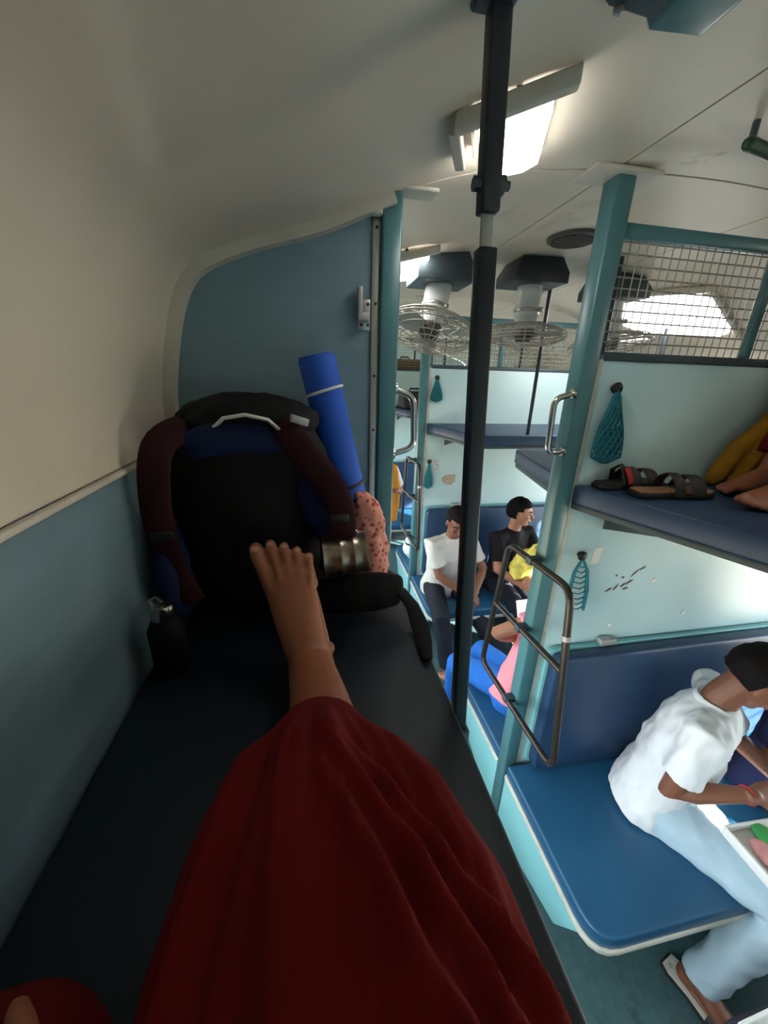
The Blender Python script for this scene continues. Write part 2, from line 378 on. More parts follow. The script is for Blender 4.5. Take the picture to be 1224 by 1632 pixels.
for side, x in (('l', -.03), ('r', WID + .03)):
    for (a, c) in WINS:
        k += 1; b = B()
        for z in (0.74, 1.38): b.box(x - .02, x + .02, a, c, z, z + .02)
        for y in (a, c - .02): b.box(x - .019, x + .019, y, y + .02, .76, 1.38)
        w = struct(obj('window_%d' % k, b, 'frame_grey'))
        for q in range(1, 6):
            obj('window_bar', B().tube([(x, a + .02, .76 + q * .105), (x, c - .02, .76 + q * .105)], .006, 6), 'frame_grey', w)
struct(tag(obj('ground', B().box(-30, 30, -30, 36, -1.35, -1.25), 'ground'), None, None))
# cream arch rib over the first partition and lip along the cream lining
for i, y in enumerate(PY):
    b = profile_strip(B(), [p for p in FPROF if p[0] <= .60 and p[1] > 1.5], y - .035, y + .005, 0.026, 0.026)
    struct(obj('trim_%d' % (i + 1), b, 'cream_trim', smooth=True))
struct(obj('trim_5', B().box(0, .012, Y0, Y1, 1.904, 1.9155), 'cream_trim', bevel=.003))
struct(obj('trim_6', B().box(WID - .012, WID, Y0, Y1, 1.904, 1.9155), 'cream_trim', bevel=.003))

# ================================================================== PARTITIONS
def side_partition(y, label):
    t = thing('side_berth_partition', label, 'partition', (0.3, y, 0), 'end boards of the side berths')
    top = [(x, min(z, 9) - .012) for x, z in FPROF if x <= .535]
    obj('laminate_panel', B().prism([(0.004, 0.01), (.004, 1.9)] + [(max(x, .004), z) for x, z in top if z > 1.91] + [(.538, ceil_z(.538) - .012), (.538, 0.01)], 'y', y, y + .03), 'blue_wall', t)
    st = obj('edge_strip', B().box(.538, .560, y - .008, y + .034, 0.01, 2.485), 'steel', t, bevel=.002)
    for z in (2.45, 2.28, 2.10, 1.95, 1.72): obj('screw', B().lathe([(.004, 0), (.004, .002), (.002, .0035)], (.549, y - .0078, z), (0, -1, 0), 8), 'joint', st)
    obj('post', B().box(.560, .612, y - .022, y + .038, 0.002, 2.525), 'teal', t, bevel=.006)
    obj('post_bracket', B().box(.515, .560, y - .03, y - .008, 2.47, 2.525).box(.555, .70, y - .03, y + .03, 2.527, 2.537), 'cream_trim', t, bevel=.004)
    la = obj('latch_plate', B().box(.503, .536, y - .006, y, 2.215, 2.29), 'steel', t, bevel=.002)
    obj('latch_hook', B().box(.500, .512, y - .03, y - .006, 2.25, 2.315).box(.5, .53, y - .028, y - .006, 2.235, 2.255), 'galv', la, bevel=.003)
    for dx, dz in ((.008, .01), (.026, .01), (.026, .06)): obj('screw', B().lathe([(.004, 0), (.004, .003)], (.503 + dx, y - .006, 2.218 + dz), (0, -1, 0), 8), 'joint', la)
    return t
sp1 = side_partition(PY[1], 'blue-grey end board behind the black backpack with teal post')
dup(sp1, (0, PY[2] - PY[1], 0), 'blue-grey side berth end board in the bay beyond the backpack')
dup(sp1, (0, PY[0] - PY[1], 0), 'blue-grey side berth end board behind the viewer')

def main_partition(y, label, mesh_bars=(1.80, 2.42)):
    t = thing('bay_partition', label, 'partition', (2.1, y, 0), 'partitions between the bays')
    obj('laminate_panel', B().box(1.262, WID - .005, y - .014, y + .014, 0.01, 2.165), 'panel', t, bevel=.002)
    obj('edge_strip', B().box(1.238, 1.262, y - .018, y + .018, 0.01, 2.185), 'edging', t, bevel=.003)
    obj('top_rail', B().box(1.24, WID - .005, y - .018, y + .018, 2.165, 2.19), 'slate', t, bevel=.003)
    obj('post', B().box(1.18, 1.238, y - .03, y + .03, 0.002, ceil_z(1.2) - .012), 'teal', t, bevel=.006)
    obj('post_cap', B().box(1.10, 1.30, y - .05, y + .05, ceil_z(1.2) - .014, ceil_z(1.2) - .003), 'cream_trim', t, bevel=.003)
    top = [(x, min(z - .02, 2.52)) for x, z in FPROF if 1.238 < x < WID - .05]
    obj('mesh_top_bar', B().box(1.238, 2.48, y - .015, y + .015, 2.485, 2.52), 'teal', t, bevel=.004)
    for x in mesh_bars: obj('mesh_upright', B().box(x - .014, x + .014, y - .012, y + .012, 2.19, 2.485), 'teal', t, bevel=.003)
    b = B()
    x = 1.255
    while x < 2.95:
        zt = min(2.485, ceil_z(x) - .03)
        if zt > 2.2: b.tube([(x, y, 2.19), (x, y, zt)], .0022, 4)
        x += .029
    for kz in range(1, 11):
        z = 2.19 + kz * .029
        xr = 2.95
        while ceil_z(xr) - .03 < z: xr -= .01
        b.tube([(1.24, y + .004, z), (xr, y + .004, z)], .0022, 4)
    w = obj('wire_mesh', b, 'cage', t); w['kind'] = 'stuff'
    return t
mp1 = main_partition(PY[1], 'pale blue partition with wire mesh top beside the ladder, nearest the viewer')
mp2 = dup(mp1, (0, PY[2] - PY[1], 0), 'pale blue partition behind the two seated men')
mp3 = dup(mp1, (0, PY[3] - PY[1], 0), 'farthest pale blue partition seen down the aisle')
mp0 = dup(mp1, (0, PY[0] - PY[1], 0), 'pale blue partition at the back of the near bay')

# ================================================================== BERTHS AND SEATS
def seat(y, d, label):
    """lower seat on the d side (-1 towards the camera) of the partition at y"""
    t = thing('lower_berth_seat', label, 'seat', (2.1, y + d * .3, 0), 'lower berth seats')
    f0 = y + d * .034; f1 = y + d * .62
    pl = [(1.19, f0), (1.185, f1), (WID - .02, f1), (WID - .02, f0)]
    if d > 0: pass
    r = [0.015, .10, .02, .02]
    outl = rounded(pl, r)
    obj('cushion', B().prism(outl, 'z', .385, .455), 'rexine', t, bevel=.016, seg=3)
    cx = sum(p[0] for p in outl) / len(outl); cy = sum(p[1] for p in outl) / len(outl)
    o2 = rounded([(1.182, f0), (1.177, f1 + d * .006), (WID - .02, f1 + d * .006), (WID - .02, f0)], r)
    obj('cream_edging', B().prism(o2, 'z', .376, .400), 'edging', t, bevel=.004)
    obj('seat_pan', B().box(1.23, WID - .03, min(f0, f1 - d * .05), max(f0, f1 - d * .05), .352, .376), 'teal_light', t)
    e = [(f0, .376), (f1 - d * .06, .376), (f1 - d * .16, .20), (f0, .05)]
    obj('end_board', B().prism(e, 'x', 1.19, 1.21), 'teal_light', t, bevel=.003)
    for x in (1.9, 2.7): obj('leg', B().box(x, x + .03, f1 - d * .12 - .015, f1 - d * .12 + .015, 0, .352), 'teal', t, bevel=.004)
    obj('rear_board', B().box(1.21, WID - .03, min(f0, f0 + d * .02), max(f0, f0 + d * .02), .02, .352), 'slate', t)
    return t
def backrest(y, d, label):
    t = thing('folded_middle_berth', label, 'backrest', (2.1, y + d * .06, .48), 'folded middle berths')
    f0 = y + d * .02; f1 = y + d * .095
    pl = rounded([(1.275, .475), (1.275, 1.085), (WID - .02, 1.085), (WID - .02, .475)], [.05, .05, .02, .02])
    obj('cushion', B().prism(pl, 'y', min(f0 + d * .02, f1), max(f0 + d * .02, f1)), 'rexine_dark', t, bevel=.016, seg=3)
    obj('backing_board', B().prism(rounded([(1.268, .468), (1.268, 1.092), (WID - .02, 1.092), (WID - .02, .468)], .04), 'y', min(f0, f0 + d * .02), max(f0, f0 + d * .02)), 'teal_light', t, bevel=.003)
    for x in (1.5, 2.7): obj('hinge', B().box(x, x + .07, min(f0, f0 + d * .03), max(f0, f0 + d * .03), 1.088, 1.115), 'galv', t, bevel=.003)
    return t
def upper_berth(y, d, label, tip=1.385):
    t = thing('upper_berth', label, 'berth', (2.1, y + d * .3, 1.69), 'upper berths')
    f0 = y + d * .02; f1 = y + d * .66
    pl = rounded([(1.245, f0), (1.255, y + d * .06), (tip, f1), (WID - .02, f1), (WID - .02, f0)], [0, .03, .08, .02, .01])
    obj('cushion', B().prism(pl, 'z', 1.705, 1.77), 'rexine_dark', t, bevel=.016, seg=3)
    obj('berth_board', B().prism(rounded([(1.25, f0), (1.26, y + d * .06), (tip + .005, f1 - d * .005), (WID - .02, f1 - d * .005), (WID - .02, f0)], [0, .03, .08, .02, .01]), 'z', 1.685, 1.706), 'slate', t, bevel=.003)
    for x in (1.75, 2.6):
        obj('hanger_rod', B().tube([(x, f1 - d * .05, 1.72), (x, f1 - d * .05, ceil_z(x) - .004)], .011, 8), 'pole', t, smooth=True)
    for x in (1.4, 2.2, 2.9): obj('bracket', B().prism([(f0, 1.685), (f0 + d * .3, 1.685), (f0, 1.60)], 'x', x, x + .008), 'slate', t)
    return t
seat(PY[1], -1, 'empty end of blue vinyl lower seat with cream edging, holding the man in white')
seat(PY[1], 1, 'blue lower seat behind the ladder under the pink-topped person')
seat(PY[2], -1, 'blue lower seat under the two men facing the viewer')
seat(PY[2], 1, 'lower seat behind the two men in the farther bay')
seat(PY[3], -1, 'lower seat in the farthest bay down the aisle')
seat(PY[0], 1, 'blue lower seat across the near bay, at the bottom right edge')
backrest(PY[1], -1, 'folded navy middle berth serving as backrest behind the man in white')
backrest(PY[1], 1, 'folded navy middle berth behind the pink-topped person')
backrest(PY[2], -1, 'folded navy middle berth behind the two men')
backrest(PY[3], -1, 'folded navy middle berth in the farthest bay')
upper_berth(PY[1], -1, 'navy upper berth carrying the sandals and the mustard-shawled person', 1.47)
upper_berth(PY[1], 1, 'navy upper berth with tapered corner just beyond the chrome-handled post')
upper_berth(PY[2], -1, 'navy upper berth above the two seated men')
upper_berth(PY[3], 1, 'upper berth beyond the farthest partition holding a brown bag')
upper_berth(PY[3], -1, 'upper berth with dark bag in the farthest bay')

t = thing('side_upper_berth', 'dark blue vinyl side upper berth under the backpack and red trousers', 'berth', (.31, .2, 1.42))
pl = rounded([(.015, -.60), (.622, -.60), (.622, 1.085), (.015, 1.085)], [.01, .03, .03, .01])
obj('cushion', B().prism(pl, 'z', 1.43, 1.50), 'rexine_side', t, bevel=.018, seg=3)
obj('edge_trim', B().box(.612, .628, -.6, 1.08, 1.412, 1.432), 'edging', t, bevel=.003)
obj('berth_board', B().box(.01, .612, -.6, 1.085, 1.40, 1.43), 'slate', t)
# suspension bar at the aisle edge of the side berth
t = thing('berth_suspension_bar', 'dark jointed square bar from ceiling to edge of the side upper berth', 'bar', (.615, .535, 1.42))
p0 = V((.646, .540, 1.41)); p1 = V((.606, .588, ceil_z(.60) - .005)); dr = (p1 - p0).normalized()
ax = V((1, 0, 0)); ax = (ax - dr * ax.dot(dr)).normalized(); ay = dr.cross(ax)
def bar(a, b, hx, hy): c = p0 + (p1 - p0) * ((a + b) / 2); return B().obox(c, ax * hx, ay * hy, (p1 - p0) * ((b - a) / 2))
obj('lower_tube', bar(0, .775, .0135, .0125), 'pole', t, bevel=.004)
lk = obj('joint_link', bar(.755, .86, .009, .003), 'galv', t, bevel=.002)
obj('upper_tube', bar(.81, .995, .0135, .0125), 'pole', t, bevel=.004)
c = p0 + (p1 - p0) * .84
obj('pivot_bolt', B().lathe([(.009, -.03), (.009, .0), (.012, .002), (.012, .012), (.006, .013), (.006, .02)], c + ax * .008, ax, 8), 'slate', t)
obj('foot_bracket', B().box(.630, .664, .52, .56, 1.395, 1.43), 'slate', t, bevel=.004)
obj('ceiling_bracket', B().box(.575, .625, .565, .605, ceil_z(.6) - .010, ceil_z(.6) - .001), 'slate', t, bevel=.006)

# ================================================================== LADDERS, HANDLES
def arc_path(pts, r, n=5):
    out = []; m = len(pts)
    for i in range(m):
        p = V(pts[i]); da = V(pts[i - 1]) - p; db = V(pts[(i + 1) % m]) - p
        A = p + da.normalized() * r; C_ = p + db.normalized() * r
        for k in range(n + 1): tt = k / n; out.append(A * (1 - tt) ** 2 + p * 2 * tt * (1 - tt) + C_ * tt * tt)
    return out
def ladder(label):
    x = 1.150
    t = thing('berth_ladder', label, 'ladder', (x, 1.1, .82), 'berth ladders on the aisle posts')
    obj('frame_tube', B().tube(arc_path([(x, 1.285, 1.470), (x, .895, 1.490), (x, .795, .83), (x, 1.365, .81)], .055), .0125, 10, closed=True), 'dark_steel', t, smooth=True)
    obj('rung', B().tube([(x, 1.325, 1.165), (x, .850, 1.205)], .0125, 10), 'dark_steel', t, smooth=True)
    obj('collar', B().tube([(x, .872, 1.335), (x, .869, 1.318)], .0145, 10), 'galv', t, smooth=True)
    for z in (1.478, 1.182, .822): obj('clip', B().box(x - .016, 1.182, 1.105, 1.135, z - .014, z + .014), 'slate', t, bevel=.004)
    return t
l1 = ladder('dark tubular steel ladder fixed to the near teal post')
dup(l1, (0, 1.75, 0), 'dark steel ladder on the farther teal post down the aisle')
def handle(pts, label, y):
    t = thing('grab_handle', label, 'handle', V(pts[0]), 'chrome grab handles')
    P_ = [V(p) for p in pts]; path = [P_[0]]
    for i in (1, 2):
        da = (P_[i - 1] - P_[i]).normalized() * .028; db = (P_[i + 1] - P_[i]).normalized() * .028
        for k in range(6): q = k / 5; path.append((P_[i] + da) * (1 - q) ** 2 + P_[i] * 2 * q * (1 - q) + (P_[i] + db) * q * q)
    path.append(P_[3])
    obj('bent_tube', B().tube(path, .0095, 12), 'chrome', t, smooth=True)
    for p in (P_[0], P_[3]):
        a = (P_[0] - P_[1]).normalized() * V((1, 0, 0)).dot((P_[0] - P_[1]).normalized()); a = V((math.copysign(1, (P_[0] - P_[1]).x), 0, 0))
        obj('flange', B().lathe([(.016, -.008), (.016, -.001), (.013, 0)], p, a, 12), 'chrome', t, smooth=True)
handle([(.613, 1.135, 2.066), (.672, 1.13, 2.046), (.680, 1.13, 1.895), (.613, 1.135, 1.874)], 'chrome grab handle on the teal post beside the rolled blue mat', 1.13)
handle([(1.179, 1.10, 2.066), (1.112, 1.095, 2.05), (1.118, 1.095, 1.880), (1.179, 1.10, 1.884)], 'chrome grab handle on the teal post above the ladder', 1.1)

# ================================================================== CEILING FITTINGS
def lamp(cx, cy, L, Wd, ang, label, tilt=0.0):
    zc = ceil_z(cx); t = thing('ceiling_lamp', label, 'lamp', (cx, cy, zc), 'ceiling lamps')
    u = V((math.sin(ang), math.cos(ang), 0)); w = V((math.cos(ang), -math.sin(ang), 0))
    def onc(a, b, dz): x = cx + u.x * a + w.x * b; y = cy + u.y * a + w.y * b; return V((x, y, ceil_z(x) - dz))
    ch = min(L, Wd) * .24
    pts = [(-L / 2, -Wd / 2 + ch * .5), (-L / 2 + ch * .5, -Wd / 2), (L / 2 - ch, -Wd / 2), (L / 2, -Wd / 2 + ch), (L / 2, Wd / 2 - ch), (L / 2 - ch, Wd / 2), (-L / 2 + ch * .5, Wd / 2), (-L / 2, Wd / 2 - ch * .5)]
    def slab(sc, d0, d1):
        n = len(pts); vs = [onc(a * sc, b * sc, d1) for a, b in pts] + [onc(a * sc, b * sc, d0) for a, b in pts]
        return B().add(vs, [tuple(range(n)), tuple(range(n, 2 * n))[::-1]] + [(i, n + i, n + (i + 1) % n, (i + 1) % n) for i in range(n)])
    obj('lamp_base', slab(1.04, -.004, .012), 'cream_trim', t)
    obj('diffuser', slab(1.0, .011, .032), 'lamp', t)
    def hood(a0, b0, a1, b1, h, wd):
        A = onc(a0, b0, .0); C_ = onc(a1, b1, .0); d = (C_ - A); n_ = V((-d.y, d.x, 0)).normalized() * wd
        return B().add([A - n_, C_ - n_, C_ + n_, A + n_] + [q - V((0, 0, h)) for q in (A - n_, C_ - n_, C_ + n_, A + n_)], [(0, 3, 2, 1), (4, 5, 6, 7), (0, 1, 5, 4), (1, 2, 6, 5), (2, 3, 7, 6), (3, 0, 4, 7)])
    g = .042
    obj('hood_bar', hood(-L / 2 - g, -Wd / 2 - g, -L / 2 - g * .7, Wd / 2 + g * .8, .030, .011), 'cream_trim', t, bevel=.004)
    obj('hood_bar', hood(-L / 2 - g, -Wd / 2 - g, L * .05, -Wd / 2 - g, .030, .011), 'cream_trim', t, bevel=.004)
    obj('hood_lip', hood(-L / 2 - .012, -Wd / 2 - .012, L * .0, -Wd / 2 - .012, .02, .004), 'cream_trim', t)
    obj('hood_clip', hood(-L / 2 - g, 0, -L / 2 - .008, 0.002, .022, .005), 'slate', t)
    return t
lamp(.802, .935, .25, .125, math.radians(24), 'lit white ceiling lamp with chamfered corners behind the dark suspension bar')
lamp(.80, 1.95, .42, .2, math.radians(8), 'lit ceiling lamp above the left fan in the next bay')
lamp(2.46, 2.2, .62, .46, math.radians(-20), 'lit ceiling lamp seen through the wire mesh, enlarged to imitate window light')  # diffuser enlarged to stand in for window light on the ceiling
lamp(2.25, .55, .27, .15, math.radians(-24), 'lit ceiling lamp over the window side of the near bay')
# round ventilator
t = thing('ceiling_ventilator', 'round dark slotted ventilator grille in the ceiling', 'ventilator', (1.41, 1.60, 2.64))
obj('rim', B().lathe([(.095, .012), (.095, -.010), (.085, -.016), (.078, -.010), (.078, .0)], (1.41, 1.60, ceil_z(1.41)), (0, 0, 1), 32), 'vent', t, smooth=True)
for q in range(-4, 5):
    hw = math.sqrt(max(.076 ** 2 - (q * .017) ** 2, 0.0001)); obj('slat', B().box(1.41 - hw, 1.41 + hw, 1.60 + q * .017 - .004, 1.60 + q * .017 + .004, ceil_z(1.41) - .016, ceil_z(1.41) - .009), 'vent', t)
def fan(cx, cy, label, bm, cm, tilt=(0, 0)):
    zc = ceil_z(cx) - .002; t = thing('ceiling_fan', label, 'fan', (cx, cy, zc), 'caged ceiling fans')
    b = B(); h = .105
    top = [(-.10, -.09), (.10, -.09), (.10, .09), (-.10, .09)]; bot = [(-.13, -.11), (.13, -.11), (.13, .11), (-.13, .11)]
    vs = [(cx + x, cy + y, ceil_z(cx + x) - .001) for x, y in top] + [(cx + x, cy + y, zc - h + .045) for x, y in bot] + [(cx + x, cy + y, zc - h) for x, y in bot]
    obj('mount_box', b.add(vs, [(0, 1, 2, 3), (11, 10, 9, 8)] + [(i + o, i + o + 4, (i + 1) % 4 + o + 4, (i + 1) % 4 + o) for o in (0, 4) for i in range(4)]), bm, t, bevel=.004)
    axis = V((tilt[0], tilt[1], -1)).normalized(); c0 = V((cx, cy, zc - h))
    mo = obj('motor_housing', B().lathe([(.045, -.02), (.058, .0), (.060, .03), (.057, .10), (.060, .105), (.060, .13), (.055, .135), (.05, .185)], c0, axis, 24), cm, t, smooth=True)
    obj('band', B().lathe([(.062, .098), (.0635, .102), (.0635, .110), (.062, .114)], c0, axis, 24), 'steel', mo, smooth=True)
    obj('knob', B().lathe([(.007, 0), (.012, .008), (.012, .02), (.006, .024)], c0 + axis * .106 + V((.03, -.052, 0)), V((.5, -.86, 0)), 10), 'steel', mo, smooth=True)
    u = axis.orthogonal().normalized(); w = axis.cross(u); cc = c0 + axis * .215; R = .205; D = .055
    b = B()
    def cp(th, ph): return cc + (u * math.cos(ph) + w * math.sin(ph)) * R * math.cos(th) + axis * D * math.sin(th)
    for j, th in enumerate((-1.15, -.8, -.5, -.2, 0.05, .3, .6, .9, 1.15, 1.35)):
        b.tube([cp(th, 2 * math.pi * i / 36) for i in range(36)], .0026 if j not in (3, 4) else .0042, 5, closed=True)
    for i in range(20):
        b.tube([cp(-1.3 + 2.85 * q / 9, 2 * math.pi * i / 20) for q in range(10)], .0022, 4)
    cg = obj('wire_cage', b, 'cage', t, smooth=True); cg['kind'] = 'stuff'
    obj('hub', B().lathe([(.05, -.035), (.052, .0), (.035, .03), (.0, .035)][:3], cc, axis, 20), 'vent', t, smooth=True)
    for q in range(3):
        a0 = q * 2.0944 + .4; vs = []
        for s_ in range(7):
            rr = .045 + s_ * .0225; half = .035 + .022 * math.sin(s_ / 6 * 2.4)
            for sg in (-1, 1):
                an = a0 + sg * half / max(rr, .07); vs.append(cc + (u * math.cos(an) + w * math.sin(an)) * rr + axis * (sg * .012 + .0015)); vs.append(cc + (u * math.cos(an) + w * math.sin(an)) * rr + axis * (sg * .012 - .0015))
        fs = []
        for s_ in range(6):
            i = s_ * 4; fs += [(i, i + 2, i + 6, i + 4), (i + 1, i + 5, i + 7, i + 3), (i, i + 4, i + 5, i + 1), (i + 2, i + 3, i + 7, i + 6)]
        fs += [(0, 1, 3, 2), (24, 26, 27, 25)]
        obj('blade', B().add(vs, fs), 'galv', t, smooth=True)
    return t
fan(.97, 1.90, 'tilted caged fan with white motor, left of the dark suspension bar', 'slate', 'white_cyl', (-.25, -.28))
fan(1.44, 1.93, 'caged fan with shiny motor hanging straight from a dark box', 'pole', 'white_cyl', (0, 0))
fan(1.96, 2.0, 'caged fan half hidden behind the wire mesh', 'slate', 'white_cyl', (.1, -.1))
t = thing('ceiling_junction_box', 'teal and dark wedge-shaped box on the ceiling at the top edge', 'box', (.83, .62, ceil_z(.83)))
zc = ceil_z(.83)
obj('box_body', B().prism([(.735, zc + .004), (.775, zc - .022), (.87, zc - .027), (.955, zc + .012)], 'y', .535, .632), 'slate', t, bevel=.006)
obj('side_cover', B().prism([(.83, zc - .003), (.845, zc - .030), (.93, zc - .024), (.965, zc + .004)], 'y', .52, .640), 'teal', t, bevel=.005)
obj('cable_clip', B().prism([(.69, zc - .024), (.705, zc - .045), (.725, zc - .02)], 'y', .58, .60), 'joint', t, bevel=.003)
obj('screw', B().lathe([(.007, 0), (.007, .006), (.004, .008)], (.79, .628, zc - .02), (0, .2, -1), 10), 'steel', t)
t = thing('emergency_chain_handle', 'dark green pull handle under the ceiling at the right edge', 'handle', (1.35, .88, 2.63))
obj('stem', B().tube([(1.325, .875, 2.634), (1.325, .875, 2.600)], .007, 8), 'slate', t, smooth=True)
obj('grip', B().tube([(1.315, .87, 2.592), (1.46, .90, 2.592)], .013, 10, round_caps=True), 'green_dark', t, smooth=True)

# ================================================================== PEOPLE
UP = V((0, 0, 1))
def ik(a, tgt, l1, l2, pole):
    a, tgt = V(a), V(tgt); d = tgt - a; L = min(max(d.length, abs(l1 - l2) + .01), l1 + l2 - .004); dn = d.normalized()
    x = (l1 * l1 - l2 * l2 + L * L) / (2 * L); h = math.sqrt(max(l1 * l1 - x * x, 0))
    p = V(pole); p = p - dn * p.dot(dn); p = p.normalized() if p.length > 1e-4 else dn.orthogonal().normalized()
    return a + dn * x + p * h, a + dn * L
def add_hand(b, w, d, nrm, side, k=1.0, curl=.35):
    """w wrist, d pointing direction, nrm back-of-hand normal, side +1 when the thumb is on nrm x d"""
    d = V(d).normalized(); nrm = V(nrm); nrm = (nrm - d * nrm.dot(d)).normalized(); s_ = nrm.cross(d) * side
    b.tube([w - d * .03 * k, w, w + d * .035 * k, w + d * .075 * k, w + d * .09 * k], [(.021 * k, .026 * k), (.019 * k, .028 * k), (.017 * k, .038 * k), (.014 * k, .041 * k), (.010 * k, .039 * k)], 12, ref=nrm)
    for i, (o, ln) in enumerate(((.030, .072), (.010, .080), (-.010, .074), (-.029, .060))):
        p = w + d * .082 * k + s_ * o * k; dirv = (d + s_ * o * 1.2).normalized(); pts = [p]; a = curl * .6
        for q in (.42, .32, .26):
            dd = dirv * math.cos(a) - nrm * math.sin(a); p = p + dd * ln * k * q; pts.append(p); a += curl
        b.tube(pts, [.0092 * k, .0088 * k, .008 * k, .0065 * k], 8, round_caps=True)
    p = w + d * .022 * k + s_ * .028 * k; d1 = (d * .6 + s_ * .75 - nrm * .25).normalized(); d2 = (d * .9 + s_ * .25 - nrm * .45 * (0.4 + curl)).normalized()
    b.tube([p, p + d1 * .036 * k, p + d1 * .036 * k + d2 * .03 * k, p + d1 * .036 * k + d2 * .052 * k], [.014 * k, .011 * k, .0095 * k, .007 * k], 8, round_caps=True)
def add_foot(b, ank, fwd, up, k=1.0, toes=True, side=1):
    fwd = V(fwd).normalized(); up = V(up); up = (up - fwd * up.dot(fwd)).normalized(); s_ = up.cross(fwd) * side   # s_ towards the big toe
    b.ell(ank - fwd * .03 * k - up * .045 * k, (.034 * k, .034 * k, .034 * k))
    b.tube([ank - fwd * .015 * k - up * .01 * k, ank + fwd * .03 * k - up * .025 * k, ank + fwd * .08 * k - up * .042 * k, ank + fwd * .125 * k - up * .055 * k + s_ * .004 * k, ank + fwd * .150 * k - up * .061 * k + s_ * .004 * k],
           [(.038 * k, .031 * k), (.036 * k, .032 * k), (.028 * k, .037 * k), (.020 * k, .043 * k), (.013 * k, .042 * k)], 14, ref=up, round_caps=True)
    b.tube([ank - fwd * .03 * k - up * .06 * k, ank + fwd * .06 * k - up * .066 * k, ank + fwd * .13 * k - up * .068 * k], [(.016 * k, .028 * k), (.012 * k, .031 * k), (.011 * k, .040 * k)], 12, ref=up, round_caps=True)
    for i, (o, st, ln, r) in enumerate(((.031, .145, .052, .0135), (.011, .147, .048, .0098), (-.007, .142, .043, .0092), (-.023, .134, .037, .0086), (-.037, .124, .031, .0082))):
        p = ank + fwd * st * k - up * .060 * k + s_ * o * k
        b.tube([p - fwd * .02 * k, p + fwd * ln * .45 * k + up * .004 * k, p + fwd * ln * .95 * k - up * .006 * k], [r * k * 1.05, r * k * .92, r * k], 10, round_caps=True)
def add_head(b, c, HF, HU, k=1.0):
    HL = HU.cross(HF); rot = Matrix((HF, HL, HU)).transposed()
    P_ = lambda f, l, u: c + (HF * f + HL * l + HU * u) * k
    b.ell(P_(-.008, 0, .022), (.098 * k, .076 * k, .098 * k), rot, 20, 14)
    b.ell(P_(.022, 0, -.035), (.066 * k, .060 * k, .075 * k), rot, 18, 12)
    b.ell(P_(.052, 0, -.088), (.030 * k, .032 * k, .024 * k), rot, 12, 8)          # chin
    b.tube([P_(.084, 0, .018), P_(.100, 0, -.012), P_(.108, 0, -.028)], [.008 * k, .011 * k, .014 * k], 8, round_caps=True)   # nose
    for s_ in (-1, 1):
        b.ell(P_(.100, s_ * .011, -.033), (.010 * k, .009 * k, .008 * k), rot, 8, 6)
        b.ell(P_(-.008, s_ * .078, -.012), (.020 * k, .010 * k, .033 * k), rot, 10, 8)    # ear
        b.ell(P_(.062, s_ * .040, -.030), (.022 * k, .022 * k, .020 * k), rot, 10, 8)     # cheek
    b.ell(P_(.082, 0, .030), (.014 * k, .050 * k, .010 * k), rot, 10, 8)                  # brow
    b.tube([P_(.082, -.018, -.060), P_(.091, 0, -.058), P_(.082, .018, -.060)], .0075 * k, 8, round_caps=True)
def head_parts(root, body, c, HF, HU, k, hair_len=0.0, skin='skin', seed=0, glasses=False, front=.30):
    HL = HU.cross(HF); rot = Matrix((HF, HL, HU)).transposed(); P_ = lambda f, l, u: c + (HF * f + HL * l + HU * u) * k
    for s_ in (-1, 1):
        e = obj('eye', B().ell(P_(.076, s_ * .032, .004), (.009 * k, .013 * k, .0055 * k), rot, 10, 8), 'eye', body, smooth=True)
        obj('iris', B().ell(P_(.0815, s_ * .032, .003), (.005 * k, .0065 * k, .0065 * k), rot, 8, 6), 'iris', e, smooth=True)
        obj('eyebrow', B().tube([P_(.088, s_ * .014, .026), P_(.090, s_ * .032, .032), P_(.078, s_ * .052, .026)], [(.004 * k, .005 * k)] * 3, 6, round_caps=True), 'hair', body, smooth=True)
    obj('lips', B().tube([P_(.085, -.022, -.062), P_(.097, 0, -.061), P_(.085, .022, -.062)], [(.0045 * k, .005 * k)] * 3, 8, round_caps=True), 'lip', body, smooth=True)
    hb = B().ell(V((0, 0, 0)), (1, 1, 1), None, 40, 28); out = B(); out.f = hb.f
    for v in hb.v:
        f, l, u = v.x, v.y, v.z
        wt = noise.noise(V((f * 4, l * 4, u * 4)) + V((seed, 0, 0))) * .05 + noise.noise(V((f * 13, l * 13, u * 6)) + V((seed, 3, 0))) * .035
        cover = u > (front if f > .35 else -.28 - hair_len) if f > .0 else u > -.62 - hair_len
        if abs(l) > .6 and f > -.1 and u < .05: cover = False
        sc = 1.09 + wt if cover else .80
        out.v.append(P_(-.010 + f * .104 * sc, l * .082 * sc, .022 + u * .108 * sc))
    obj('hair', out, 'hair', root, smooth=True)
TORSO = [(-.10, .150, .110), (-.02, .172, .125), (.10, .158, .118), (.22, .166, .120), (.33, .180, .118), (.42, .172, .098), (.475, .105, .075), (.51, .062, .060)]
